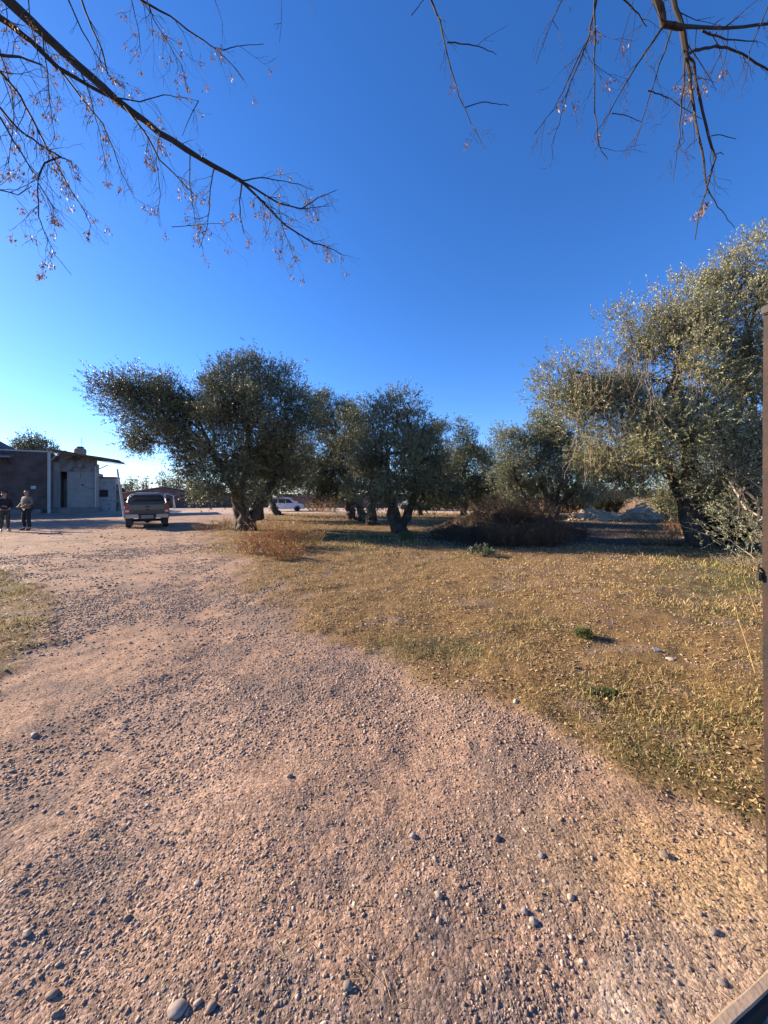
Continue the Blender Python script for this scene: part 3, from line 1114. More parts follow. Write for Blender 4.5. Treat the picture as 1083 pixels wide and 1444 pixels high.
# smaller olive leaning in by the gate
olive((10.4, 9.7), [[(1098, 795, 0, .26), (1078, 745, -.2, .22), (1062, 715, -.4, .17), (1045, 690, -.6, .10)],
                    [(1100, 790, .3, .2), (1110, 720, .3, .15), (1120, 660, .2, .1)]],
      [(1050, 690, 30, 28), (1040, 735, 26, 22, -.8), (1075, 700, 34, 40), (1065, 650, 34, 34), (1110, 680, 40, 60), (1020, 668, 22, 20), (1060, 755, 24, 16, -1.0)], 42,
      'small olive with a bare leaning trunk close behind the rusty gate', per_m2=67.2, K=12, leaf=(.07, .02), spray=.3, sigma=.28, twigs=True, fill=.25, Y=9.7, lm=leaf_sunlit,
      pal=np.array([[.12, .13, .06], [.10, .11, .055], [.15, .155, .085], [.18, .18, .11]]))

# trees beyond the far wall
FAR_PAL = np.array([[.10, .115, .045], [.13, .14, .05], [.08, .10, .04], [.16, .155, .06]])
BARE_PAL = np.array([[.20, .17, .14], [.16, .13, .11], [.24, .21, .18]])
for px, Yd, lobes_, lab, pal, dens in (
        (436, 62, [(436, 672, 22, 26), (420, 686, 18, 14), (455, 680, 16, 18)], 'sunlit green tree behind the dark wall beyond the white hatchback', FAR_PAL, 3.0),
        (560, 66, [(560, 684, 30, 14), (535, 690, 22, 10)], 'low bushy tree behind the far wall beyond the forked olive', FAR_PAL, 2.4),
        (640, 70, [(640, 686, 40, 12), (600, 690, 24, 10)], 'broad low tree behind the far wall beyond the spire tree', FAR_PAL, 2.2),
        (725, 66, [(722, 686, 26, 12), (750, 690, 22, 10)], 'low tree behind the far wall seen under the many stemmed olive', FAR_PAL, 2.2),
        (868, 60, [(868, 668, 14, 26)], 'pale leafless tree beyond the far wall left of the towering olive', BARE_PAL, 1.6),
        (905, 56, [(905, 655, 20, 34), (890, 672, 14, 20)], 'tall leafless grey tree showing behind the towering olive', BARE_PAL, 1.8),
        (945, 58, [(945, 650, 24, 38)], 'wide leafless grey tree beyond the house with the dark roof', BARE_PAL, 1.8),
        (1010, 54, [(1010, 655, 30, 30)], 'scrubby tree behind the gate side of the far wall', FAR_PAL, 2.2)):
    bare = pal is BARE_PAL
    bx = (px - CX) / F * Yd
    olive((bx, Yd), [[(px, 712, 0, .28), (px, 690, 0, .2), (px + 2, 670, 0, .1)]], lobes_, int(px), lab, name='far_tree', cat='tree', group='trees beyond the far wall',
          leaf=(.22, .03) if bare else (.2, .085), per_m2=dens * (1.6 if bare else 4.5), K=9, sigma=.6, spray=1.0 if bare else .7, pal=pal, lm=None if not bare else stone_m, bm_=bark_grey, Y=Yd, droop=-.2 if bare else 0)
for px, py, Yd, wd, lab in ((186, 671, 120, 7, 'tall thin dark poplar on the skyline behind the leaning pole'), (201, 680, 120, 6, 'shorter thin poplar on the skyline'), (207, 676, 122, 5, 'thin poplar rightmost of the three on the skyline'),
                            (232, 672, 100, 15, 'layered conifer on the skyline above the parked pickup'), (252, 668, 95, 13, 'layered conifer right of the one above the parked pickup'), (172, 686, 100, 14, 'round bush like tree beside the leaning pole'),
                            (275, 684, 105, 16, 'low dark tree on the skyline behind the drooping olive branch'), (303, 688, 105, 18, 'flat dark tree on the skyline under the huge olive')):
    bx = (px - CX) / F * Yd
    nl = 4 if wd < 10 else 5
    ls = []
    for k in range(nl):
        f_ = (k + .5) / nl
        w_ = wd * (.35 + .65 * f_) if 'round' not in lab and 'low' not in lab and 'flat' not in lab else wd * (.7 + .3 * math.sin(3.1 * f_))
        ls.append((px + random.uniform(-1, 1) * wd * .12, py + (708 - py) * f_, w_ * .55, (708 - py) / nl * .75))
    olive((bx, Yd), [[(px, 709, 0, .3), (px, 690, 0, .2), (px, py + 4, 0, .05)]], ls, int(px * 3), lab, name='skyline_tree', cat='tree', group='trees on the far skyline', leaf=(.4, .16), per_m2=10.752, K=8,
          sigma=.7, spray=1.0, pal=FAR_PAL * .75, bm_=bark_grey, Y=Yd, deep=.9)
# tree behind the brick building, and the trees out to the left that shade the yard
olive((-45.5, 49), [[(45, 712, 0, .3), (47, 690, 0, .25), (48, 650, 0, .15)]], [(50, 634, 18, 16), (62, 640, 14, 12), (36, 636, 16, 12)], 77, 'dark leafy tree rising behind the brick building roof', name='far_tree', cat='tree',
      leaf=(.2, .09), per_m2=26.88, K=9, sigma=.5, spray=.6, pal=FAR_PAL * .6, Y=49)


# ------------------------------------------------------------------ bare trees whose branches hang into the view
twig_m = mat('bare branch bark', (.028, .021, .018), .85, var=.4, scale=12, bump=.004, bscale=60)
seed_m = attr_mat('dry winged seed', rough=.6, spec=.2, trans=.18)


def bare_tree(label, trunk, limbs, branches, seed, density=1.0, seeds=1.0, name='bare_tree', fat=1.0):
    """branches: (polyline of photo px, Y start, Y end, radius start, radius end, twig density)."""
    rng = np.random.default_rng(seed)
    random.seed(seed)
    root = empty(name, (trunk[0][0][0], trunk[0][0][1], 0), 0, label, 'bare tree')
    org = Vector((trunk[0][0][0], trunk[0][0][1], 0))
    mb = MB()
    mb.tube([Vector(p) - org for p, r in trunk], [r for p, r in trunk], 12, .08)
    mb.build('trunk', bark_grey, root, smooth=True)
    for pts in limbs:
        mb = MB()
        mb.tube([Vector(p) - org for p, r in pts], [r for p, r in pts], 9, .05)
        mb.build('limb', twig_m, root, smooth=True)
    P0, P1, R0, R1, SP, SD = [], [], [], [], [], []

    def twig(p, d, L, r, depth):
        n = 3 if depth else 4
        q = Vector(p)
        d = Vector(d).normalized()
        for i in range(n):
            d = (d + Vector(rng.normal(0, .16, 3)) + Vector((0, 0, -.10))).normalized()
            e = q + d * L / n
            P0.append(q[:]), P1.append(e[:])
            R0.append(max(.0011, r * (1 - .7 * i / n))), R1.append(max(.0009, r * (1 - .7 * (i + 1) / n)))
            if depth < 2 and rng.random() < .55:
                s = Vector(rng.normal(0, 1, 3))
                s = (s - d * s.dot(d)).normalized()
                twig(e, d * .75 + s * .65 + Vector((0, 0, -.2)), L * rng.uniform(.3, .6), r * .55, depth + 1)
            if rng.random() < .06 * seeds:
                SP.append(e[:])
            q = e
        if rng.random() < .10 * seeds:
            SP.append(q[:])

    for k, (poly, Y0, Y1, r0, r1, dens) in enumerate(branches):
        n = len(poly)
        pts = [Vector(W(px, py, Y0 + (Y1 - Y0) * i / (n - 1))) - org for i, (px, py) in enumerate(poly)]
        r0, r1 = r0 * 1.35 * fat, r1 * 1.5 * fat
        fine, rad = [], []
        for i in range(n - 1):
            for j in range(3):
                t_ = j / 3
                a, b_ = pts[i], pts[i + 1]
                jit = Vector(rng.normal(0, .003, 3)) if (i or j) else Vector((0, 0, 0))
                fine.append(a.lerp(b_, t_) + jit)
                rad.append(r0 + (r1 - r0) * ((i + t_) / (n - 1)) ** .8)
        fine.append(pts[-1])
        rad.append(r1)
        mb = MB()
        mb.tube(fine, rad, 7, .1)
        mb.build('branch', twig_m, root, smooth=True)
        total = sum((fine[i + 1] - fine[i]).length for i in range(len(fine) - 1))
        cnt = int(total * 9 * dens * density)
        for _ in range(cnt):
            i = int(rng.integers(len(fine) // 8, len(fine) - 1))
            p = fine[i].lerp(fine[i + 1], rng.random())
            d = (fine[i + 1] - fine[i]).normalized()
            s = Vector(rng.normal(0, 1, 3))
            s = (s - d * s.dot(d)).normalized()
            twig(p, d * .6 + s * .7 + Vector((0, 0, -.35)), rng.uniform(.14, .5) * (1 - .5 * i / len(fine)), max(.0026, min(.0045, rad[i] * .4)), 0)
    V, Fq = sticks_np(np.array(P0), np.array(P1), np.array(R0), np.array(R1))
    np_mesh('twig', V, [Fq], twig_m, root)['kind'] = 'stuff'
    # hanging bunches of dry winged seeds
    if SP:
        SPa = np.array(SP)
        S = len(SPa)
        K = 14
        base = np.repeat(SPa, K, 0) + rng.normal(0, .018, (S * K, 3)) + np.array([0, 0, -.02])
        d = unit(rng.normal(0, .45, (S * K, 3)) + np.array([0, 0, -.9]))
        s_ = unit(np.cross(d, rng.normal(0, 1, (S * K, 3))))
        l = .036 * rng.uniform(.6, 1.2, (S * K, 1))
        w = .0062 * rng.uniform(.7, 1.3, (S * K, 1))
        V = np.stack([base, base + d * l * .6 + s_ * w, base + d * l, base + d * l * .6 - s_ * w], 1).reshape(-1, 3)
        pal = np.array([[.30, .155, .05], [.20, .10, .035], [.40, .24, .09], [.13, .065, .025]])
        C = np.repeat(pal[rng.integers(0, 4, S * K)], 4, 0)
        np_mesh('seed_bunch', V, [np.arange(S * K * 4).reshape(-1, 4)], seed_m, root, C)['kind'] = 'stuff'
    return root


LB1 = [
    ([(-90, -85), (-30, -40), (20, 8), (60, 46), (110, 92), (165, 140), (225, 187), (280, 222), (341, 256)], 3.6, 4.5, .048, .017, .6),
    ([(341, 256), (369, 284), (402, 318), (443, 343), (464, 349), (482, 359)], 4.5, 4.9, .013, .003, 2.0),
    ([(341, 256), (392, 286), (425, 295), (448, 279), (475, 268)], 4.5, 4.8, .010, .002, 1.6),
    ([(341, 255), (365, 250), (392, 254), (420, 260), (443, 268)], 4.5, 4.7, .006, .002, 1.2),
    ([(425, 295), (445, 292), (468, 290)], 4.7, 4.9, .004, .0015, 1.5),
    ([(-60, -10), (0, 26), (46, 60), (83, 97), (120, 118), (171, 146)], 3.4, 4.1, .026, .010, .9),
    ([(-50, 76), (0, 78), (28, 80), (60, 92)], 3.3, 3.6, .012, .005, .9),
    ([(-40, 60), (0, 102), (28, 134), (51, 180), (74, 222), (97, 263), (120, 300), (128, 318)], 3.2, 3.7, .011, .002, 1.5),
    ([(-50, 110), (0, 152), (28, 185), (55, 203), (88, 222), (101, 228)], 3.2, 3.5, .010, .003, 1.6),
    ([(86, 221), (62, 230), (53, 252), (54, 305), (65, 332), (78, 360), (101, 388)], 3.48, 3.6, .006, .0015, 1.4),
    ([(175, 148), (203, 185), (226, 226), (258, 258), (277, 277)], 4.1, 4.3, .010, .003, 1.7),
    ([(83, 97), (115, 138), (145, 175), (160, 210), (172, 245), (190, 280)], 3.7, 4.0, .008, .002, 1.6),
    ([(111, -10), (125, 28), (143, 69), (152, 106), (175, 125)], 3.8, 4.2, .008, .004, 1.0),
    ([(92, -10), (115, 42), (139, 83), (150, 100)], 3.6, 3.9, .006, .003, .9),
    ([(185, -10), (198, 0), (240, 23), (277, 51), (305, 69), (328, 92), (344, 113)], 3.9, 4.4, .010, .002, 1.1),
    ([(314, 71), (330, 66), (342, 64), (372, 62)], 4.2, 4.4, .004, .002, .3),
    ([(205, -5), (217, 28), (240, 65), (256, 92), (265, 131)], 3.9, 4.2, .005, .0015, 1.6),
    ([(184, -5), (194, 37), (199, 76)], 3.9, 4.0, .004, .0015, .8),
    ([(160, 138), (198, 143), (231, 134), (255, 138), (280, 142)], 4.1, 4.4, .006, .0015, .8),
    ([(280, 142), (268, 165), (257, 192)], 4.4, 4.45, .004, .0015, .6),
    ([(268, 217), (267, 258), (272, 290), (276, 316)], 4.4, 4.4, .005, .002, .9),
    ([(242, 320), (286, 316), (323, 314)], 4.4, 4.5, .003, .0015, 1.2),
    ([(302, 238), (296, 266), (295, 295), (291, 325), (281, 350)], 4.45, 4.5, .006, .002, 1.1),
    ([(341, 258), (338, 285), (339, 305), (344, 330)], 4.5, 4.6, .007, .002, 1.2),
    ([(0, 165), (30, 215), (58, 265), (80, 300)], 3.2, 3.5, .006, .002, 1.6),
    ([(-20, 260), (0, 268), (25, 275), (45, 262)], 3.2, 3.4, .005, .002, 1.6),
    ([(392, 286), (398, 320), (410, 350), (425, 385)], 4.6, 4.7, .004, .001, 1.2),
    ([(60, 46), (66, 100), (72, 160), (78, 200)], 3.7, 3.9, .005, .0015, 1.1),
    ([(40, -10), (42, 30), (52, 70), (60, 110)], 3.5, 3.7, .004, .0015, 1.0),
    ([(110, 92), (128, 140), (140, 185), (150, 235)], 3.9, 4.1, .005, .0015, 1.2),
    ([(225, 187), (220, 230), (226, 275), (222, 305)], 4.2, 4.3, .004, .0015, 1.2),
    ([(-30, 20), (-4, 60), (14, 118), (20, 170), (12, 230)], 3.3, 3.6, .006, .002, 1.3),
    ([(300, -8), (308, 14), (314, 32)], 4.0, 4.1, .003, .001, .6),
    ([(395, -12), (398, 20), (394, 60)], 3.6, 3.6, .0022, .001, .3),
    ([(432, -14), (440, 8), (446, 20)], 3.7, 3.7, .0022, .001, .3),
]
s0 = Vector(W(-90, -85, 3.6))
bare_tree('bare winter tree whose thick branch with dry seed bunches crosses the upper left', [((-7.6, 2.2, -.2), .26), ((-7.5, 2.25, 1.5), .22), ((-7.3, 2.4, 3.5), .19), ((-7.0, 2.6, 6), .15), ((-6.4, 2.8, 8.5), .09), ((-6.0, 3.0, 10.5), .03)],
          [[((-7.15, 2.5, 5.0), .09), ((-6.2, 2.9, 6.6), .075), (s0[:], .05)],
           [((-7.2, 2.45, 4.4), .06), ((-5.6, 2.9, 5.6), .045), (W(-60, -10, 3.4), .028)],
           [((-7.2, 2.4, 3.9), .05), ((-5.4, 2.8, 5.0), .03), (W(-50, 76, 3.3), .014)],
           [((-7.2, 2.4, 4.0), .05), ((-5.6, 2.7, 4.9), .028), (W(-40, 60, 3.2), .013)],
           [((-7.2, 2.4, 3.7), .05), ((-5.6, 2.7, 4.6), .026), (W(-50, 110, 3.2), .012)],
           [((-6.6, 2.75, 7.7), .06), ((-5, 3.3, 7.9), .035), (W(185, -10, 3.9), .012)],
           [((-5, 3.3, 7.9), .03), (W(111, -10, 3.8), .01)],
           [((-5, 3.3, 7.9), .02), (W(300, -8, 4.0), .008), (W(395, -12, 3.6), .004), (W(432, -14, 3.7), .0025)]],
          LB1, 5, density=1.1, seeds=.30)

RB1 = [
    ([(600, -20), (608, 0), (620, 29), (632, 82), (647, 135), (664, 174), (683, 210)], 3.3, 3.5, .010, .002, .5),
    ([(630, 60), (661, 62), (682, 68), (700, 77)], 3.35, 3.5, .005, .002, .2),
    ([(655, 152), (681, 144), (700, 146), (717, 149)], 3.4, 3.5, .004, .002, .1),
    ([(580, 22), (590, 10), (600, -5)], 3.3, 3.3, .003, .002, .3),
    ([(915, -30), (927, 0), (937, 34), (961, 40), (968, 74)], 3.1, 3.3, .030, .018, .5),
    ([(940, -30), (949, 0), (962, 36), (968, 77), (974, 120), (980, 169), (992, 230), (997, 265), (986, 300), (980, 338)], 3.2, 3.5, .020, .003, .35),
    ([(997, 265), (1008, 285), (1022, 304), (1036, 321)], 3.45, 3.6, .005, .002, .1),
    ([(968, 74), (978, 90), (990, 159), (1004, 208), (1009, 222), (997, 263)], 3.3, 3.4, .011, .006, .4),
    ([(1009, 218), (1016, 214), (1020, 218)], 3.4, 3.5, .004, .002, .1),
    ([(1002, 192), (1020, 190), (1038, 196)], 3.4, 3.5, .004, .002, .1),
    ([(950, 34), (975, 39), (1024, 39), (1095, 33)], 3.2, 3.6, .016, .008, .5),
    ([(990, 43), (1024, 55), (1067, 58)], 3.3, 3.5, .008, .003, .4),
    ([(968, 77), (985, 70), (1009, 65), (1030, 69), (1055, 80), (1090, 103)], 3.3, 3.6, .012, .006, .4),
    ([(966, 82), (962, 140), (958, 193), (953, 225), (949, 258)], 3.3, 3.4, .007, .0016, .4),
    ([(946, 43), (938, 70), (927, 101), (913, 145), (903, 180), (893, 212)], 3.2, 3.4, .007, .002, .5),
    ([(935, 38), (915, 66), (898, 92), (882, 118), (869, 140), (852, 170), (838, 192)], 3.2, 3.4, .009, .002, .6),
    ([(862, 160), (880, 162), (905, 172)], 3.3, 3.4, .004, .002, .1),
    ([(838, -20), (838, 24), (838, 82), (840, 159), (845, 208), (857, 225)], 3.1, 3.2, .008, .002, .5),
    ([(845, -20), (840, 5), (830, 53), (811, 101), (800, 130), (788, 175), (777, 207)], 3.1, 3.3, .009, .002, .6),
    ([(830, 53), (800, 115), (780, 155), (753, 190)], 3.2, 3.3, .005, .002, .6),
    ([(800, -20), (792, 0), (772, 45), (756, 90)], 3.1, 3.2, .005, .0018, .5),
    ([(900, -20), (893, 0), (880, 45), (867, 88)], 3.1, 3.2, .004, .0016, .2),
    ([(913, 128), (930, 132), (946, 140), (975, 160), (990, 168)], 3.3, 3.4, .005, .002, .4),
    ([(1095, -15), (1083, 8), (1070, 40), (1057, 72), (1050, 118)], 3.4, 3.5, .006, .002, .3),
    ([(860, -15), (885, 4), (900, 20), (912, 38)], 3.1, 3.2, .007, .003, .4),
    ([(968, 60), (985, 85), (1000, 110), (1010, 128)], 3.3, 3.5, .004, .0016, .4),
    ([(1000, 44), (1018, 70), (1002, 105), (992, 135)], 3.4, 3.5, .004, .0016, .4),
    ([(975, 140), (960, 172), (966, 200), (950, 215)], 3.35, 3.45, .004, .0016, .4),
    ([(985, 195), (972, 206), (965, 214)], 3.4, 3.4, .003, .0015, .2),
]
bare_tree('bare tree whose thin twiggy branches hang down into the upper right', [((5.2, 1.2, -.2), .22), ((5.15, 1.25, 1.6), .19), ((5.0, 1.4, 3.6), .16), ((4.6, 1.7, 6.2), .12), ((4.2, 2.0, 8.2), .06), ((4.0, 2.2, 9.5), .02)],
          [[((4.75, 1.6, 5.4), .07), ((3.4, 2.6, 6.6), .05), (W(915, -30, 3.1), .031)],
           [((3.4, 2.6, 6.6), .04), (W(940, -30, 3.2), .021)],
           [((3.4, 2.6, 6.6), .035), ((2.3, 2.9, 6.5), .02), (W(838, -20, 3.1), .009)],
           [((2.3, 2.9, 6.5), .016), (W(845, -20, 3.1), .01)],
           [((2.3, 2.9, 6.5), .02), (W(800, -20, 3.1), .012), (W(600, -20, 3.3), .01)],
           [((3.4, 2.6, 6.6), .02), (W(900, -20, 3.1), .006)],
           [((3.4, 2.6, 6.6), .02), (W(860, -15, 3.1), .008)],
           [((4.9, 1.5, 4.5), .04), ((4.4, 2.6, 5.2), .02), (W(1095, 33, 3.6), .009)],
           [((4.4, 2.6, 5.2), .016), (W(1090, 103, 3.6), .007)],
           [((4.4, 2.6, 5.2), .016), (W(1095, -15, 3.4), .007)]],
          RB1, 6, density=1.5, seeds=.09, fat=.85)


# ------------------------------------------------------------------ gate, kerb
rust_m = mat('rusty steel', (.04, .019, .013), .8, metal=.1, var=.4, scale=4, bump=.004, bscale=70, dirt=((.018, .014, .012), 3.2, .48))
dark_iron = mat('dark iron', (.03, .025, .022), .6, metal=.5, var=.3, scale=20)
conc_m = mat('worn concrete', (.27, .195, .14), .9, var=.2, scale=10, bump=.006, bscale=60, dirt=((.30, .22, .16), 6, .55))
gate = empty('metal_gate', (1.27, 1.234, 0), math.atan2(.124, .307), 'rusty steel gate leaf with a small padlock at the right edge', 'gate')
gx = W(1073.5, 700, 1.234)[0] + .037
gate.location.x = gx
mb = MB()
# the stile is a little bowed, as in an old gate
zs = np.linspace(.11, 2.215, 16)
pr = [(.0, .0), (.05, .0), (.05, .05), (.0, .05)]
vs, fs = [], []
for z in zs:
    bow = .045 * ((z - 1.35) / 1.3) ** 2 * (1 if z < 1.35 else .35)
    vs += [(u + bow, w - .025, z) for u, w in pr]
for i in range(len(zs) - 1):
    fs += [(i * 4 + k, i * 4 + (k + 1) % 4, i * 4 + 4 + (k + 1) % 4, i * 4 + 4 + k) for k in range(4)]
fs += [(3, 2, 1, 0), tuple(range(len(vs) - 4, len(vs)))]
mb.add(vs, fs)
mb.build('stile', rust_m, gate)
MB().box(-.002, .054, -.03, .03, 2.217, 2.247, .004).build('stile_cap', dark_iron, gate)
for z0 in (.16, 1.2, 2.12):
    MB().box(.056, 2.4, -.02, .02, z0, z0 + .05, .003).build('rail', rust_m, gate)
MB().box(.056, 2.4, .022, .026, .2, 2.16).build('sheet', rust_m, gate)
MB().lathe([(.0, .0), (.03, .0), (.035, .02), (.03, .04), (0, .04)], 18, 'y', (.5, -.02, .12)).build('roller', dark_iron, gate)
lk = empty('padlock', (gx - .013, 1.262, 1.335), .4, 'small dark open shackle padlock hooked on the rusty gate edge', 'padlock')
MB().box(-.014, .014, -.007, .007, -.022, .006, .004).build('lock_body', dark_iron, lk)
MB().torus((0, 0, .010), .0105, .0028, 'y', 18, 8, -.2, math.pi + .2).build('shackle', dark_iron, lk, smooth=True)
hsp = MB().torus((.012, 0, .026), .009, .0026, 'x', 16, 8)
hsp.build('hasp_ring', dark_iron, lk, smooth=True)

black_mat = mat('black kerb shade', (.012, .011, .01), .9, var=.3)  # black colour stands for the shade on the kerb's near face
kerb = empty('gate_kerb', (.987, 1.12, 0), 0, 'low sand coloured kerb under the gate in the bottom right corner', 'kerb')


def strip(prof, name, m):
    n, K = 60, len(prof)
    v, f = [], []
    for i in range(n + 1):
        s = -1.1 + 4.4 * i / n
        j = .0016 * math.sin(i * 1.7) + random.uniform(-.0015, .0015)
        for d, z in prof:
            dd = d + (j if d > -.01 else 0)
            v.append((.927 * s - .374 * dd, .374 * s + .927 * dd, z + (j * .6 if z > 0 else 0)))
    for i in range(n):
        f += [(i * K + k, i * K + (k + 1) % K, (i + 1) * K + (k + 1) % K, (i + 1) * K + k) for k in range(K)]
    f += [tuple(range(K)), tuple(range(n * K, n * K + K))]
    MB().add(v, f).build(name, m, kerb)


strip([(-.006, -.06), (-.006, .020), (-.012, .027), (-.034, .028), (-.037, .024), (-.037, -.06)], 'kerb_edge', conc_m)
strip([(-.0375, -.06), (-.0375, .022), (-.046, .018), (-.056, -.005), (-.056, -.06)], 'kerb_face_shade', black_mat)  # added strip that paints the kerb's shaded face black


# ------------------------------------------------------------------ buildings
def house_frame(name, x, y, rz, label, cat='building'):
    return empty(name, (x, y, 0), rz, label, cat)


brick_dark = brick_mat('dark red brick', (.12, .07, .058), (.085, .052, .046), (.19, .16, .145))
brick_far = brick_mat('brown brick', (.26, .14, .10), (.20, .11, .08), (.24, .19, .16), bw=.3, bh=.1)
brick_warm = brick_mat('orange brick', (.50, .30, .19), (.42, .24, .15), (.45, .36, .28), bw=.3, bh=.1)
white_m = mat('stained whitewash', (.33, .30, .265), .9, var=.12, scale=2, bump=.004, bscale=30, dirt=((.26, .235, .21), 1.1, .60))
peel_m = mat('peeling whitewash', (.36, .345, .33), .9, var=.12, scale=2, bump=.006, bscale=20, dirt=((.16, .12, .10), 2.3, .53))
stain_m = mat('sooty plaster', (.25, .22, .19), .9, var=.3, scale=2, dirt=((.10, .08, .065), 1.6, .5))
sheet_m = mat('weathered roof sheet', (.12, .10, .09), .6, metal=.2, var=.3, scale=3)
tin_m = mat('grey tin', (.30, .30, .30), .45, metal=.5, var=.2, scale=3)
dark_in = mat('dark opening', (.03, .026, .024), .9, var=.2)
wood_m = mat('weathered board', (.26, .205, .155), .8, var=.3, scale=8)
pipe_m = mat('white painted pipe', (.46, .44, .42), .5, var=.12, scale=7)
concf_m = mat('grey cement', (.19, .175, .165), .9, var=.2, scale=3, bump=.004)
tank_m = mat('fibre cement tank', (.30, .20, .15), .85, var=.25, scale=4)
glass_m = mat('dusty glass', (.04, .045, .05), .12, var=.2, spec=.6)

RZ = math.atan2(1.6, 2.9)
U = Vector((math.cos(RZ), math.sin(RZ), 0))
# brick building at the left edge
e = Vector(W(68, 700, 34.7))
bb = house_frame('brick_building', e.x, e.y, RZ, 'long dark brick building with a pale parapet cap at the left edge')
mb = MB().box(-16, 0, 0, 9, -.3, 5.72)
mb.build('wall', brick_dark, bb)
MB().box(-16.1, .06, -.08, .25, 5.722, 5.86, .02).build('parapet_cap', pipe_m, bb)
MB().prism([(-16, 5.9), (-3.6, 5.9), (-6.0, 7.5), (-8.5, 8.2), (-16, 8.0)], 'y', 3, 8.9).build('upper_storey', mat('tarred roof', (.035, .036, .03), .9), bb)
mb = MB()
mb.prism([(-1.0, 5.05), (0, 5.28), (0, 5.36), (-1.0, 5.13)], 'x', -7, -2.35)
mb.build('awning', tin_m, bb)
for x in (-6.2, -2.6):
    MB().tube([(x, -.9, 5.03), (x, -.02, 4.5)], .03, 6).build('awning_brace', dark_iron, bb)
MB().box(-5.2, -3.9, -.03, .02, 0, 2.15).build('door', dark_in, bb)
MB().box(-9.4, -7.4, -.03, .02, 1.0, 2.2).build('window', glass_m, bb)
MB().box(-15.8, -.4, -.62, -.004, -.2, .42, .02).build('plinth', concf_m, bb)
p = bb.matrix_basis @ Vector((0, 0, 0))
pn = Vector(W(43, 689, 33.95))
sg = empty('wall_lamp', (0, 0, 0), RZ, 'small pale square lamp fixed to the dark brick wall above the two men', 'lamp')
sg.location = Vector((e.x, e.y, 0)) + U * -1.02 + Vector((0, 0, 2.42))
MB().box(-.17, .17, -.13, -.02, -.15, .15, .02).build('lamp_body', mat('pale enamel', (.55, .54, .52), .5), sg)
MB().tube([(0, .0, -.05), (0, -.03, -.05)], .05, 8).build('lamp_arm', dark_iron, sg)
wp = Vector(W(69, 700, 34.45))
MBp = MB().tube([(0, 0, -.2), (0, 0, 5.70)], .12, 12).box(-.16, .16, -.16, .16, 5.70, 5.78)
tag(MBp.build('corner_post', pipe_m, None, smooth=False, loc=(wp.x, wp.y, 0)), 'tall pale post at the corner of the dark brick building', 'post')

# white house with the big sheet roof
wx, wy = -32.35, 36.15
wh = house_frame('white_house', wx, wy, RZ, 'dirty white house front with a tall dark doorway under a tilted sheet roof', 'house')
WL, WH = 3.35, 4.95
mb = MB()
mb.box(0, .45, 0, 4, .5, WH)
mb.box(1.15, WL, 0, 4, .5, WH - .9)
mb.box(.45, 1.15, 1.6, 4, .5, WH)
mb.build('wall', white_m, wh)
MB().box(.452, WL, -.004, 1.6, WH - .898, WH).build('lintel_band', stain_m, wh)
MB().box(-.1, WL + .12, -1.1, 4.2, -.3, .498, .03).build('floor_slab', concf_m, wh)
MB().box(1.05, 1.15, -.06, .02, .5, WH - .91).box(.44, .52, -.06, .02, .5, WH - .91).build('door_frame', white_m, wh)
MB().box(.60, 1.05, 1.50, 1.59, .5, 2.6).build('door', wood_m, wh)
MB().box(.453, 1.148, .9, 1.598, 3.4, WH - .92).build('transom', dark_in, wh)
MB().prism([(.3, WH + .002), (WL + .02, WH + .002), (WL + .02, WH + .62), (1.0, WH + .98), (.3, WH + .98)], 'y', .2, .45).build('parapet', stain_m, wh)
rf = MB()
N = 70
x0, x1 = -.35, 5.45
za, zb = WH + 1.22, WH + .30
vs, fs = [], []
for i in range(N + 1):
    y = -1.6 + 5.4 * i / N
    w = .028 * math.sin(i * 2.2)
    for k in range(5):
        q = k / 4
        vs.append((x0 + (x1 - x0) * q, y, za + (zb - za) * q + w + .03 * math.sin(q * 9)))
fs = [(i * 5 + k, i * 5 + k + 1, i * 5 + 6 + k, i * 5 + 5 + k) for i in range(N) for k in range(4)]
m_ = len(vs)
vs += [(a, b_, c - .03) for a, b_, c in vs]
fs += [tuple(m_ + i for i in f[::-1]) for f in fs]
fs += [(k, k + 1, m_ + k + 1, m_ + k) for k in range(4)] + [(N * 5 + k, N * 5 + k + 1, m_ + N * 5 + k + 1, m_ + N * 5 + k) for k in range(4)]
fs += [(i * 5, i * 5 + 5, m_ + i * 5 + 5, m_ + i * 5) for i in range(N)] + [(i * 5 + 4, i * 5 + 9, m_ + i * 5 + 9, m_ + i * 5 + 4) for i in range(N)]
rf.add(vs, fs).build('roof', sheet_m, wh)
for y in (-1.3, 1.0, 3.2):
    mb = MB().prism([(x0 + .1, za - .16), (x1 - .4, zb - .10), (x1 - .4, zb - .045), (x0 + .1, za - .07)], 'y', y, y + .09)
    mb.build('rafter', wood_m, wh)
MB().tube([(WL + .02, -.3, 4.25), (WL + 1.0, -.3, 4.82)], .05, 8).build('brace', pipe_m, wh)
MB().tube([(-.3, -1.0, 4.7), (.75, -1.0, 5.85)], .05, 8).build('brace', pipe_m, wh)
MB().tube([(WL - .06, -.10, .5), (WL - .06, -.10, WH - .3)], .06, 8).build('corner_pipe', pipe_m, wh)
MB().box(2.15, 2.32, -.05, -.003, 2.7, 2.82).build('junction_box', dark_in, wh)
MB().tube([(2.3, -.03, 2.7), (2.75, -.03, 2.45), (WL, -.03, 2.35)], .018, 5).build('cable', dark_in, wh)
MB().tube([(2.1, -.03, WH - .95), (2.1, -.03, 3.5)], .015, 5).build('cable', dark_in, wh)
tk = Vector(W(113, 700, 37.4))
tkz = 1.6 + (700 - 641) / F * 37.4
tank = empty('water_tank', (tk.x, tk.y, tkz - .1), 0, 'squat brown water tank standing on the sheet roof', 'water tank')
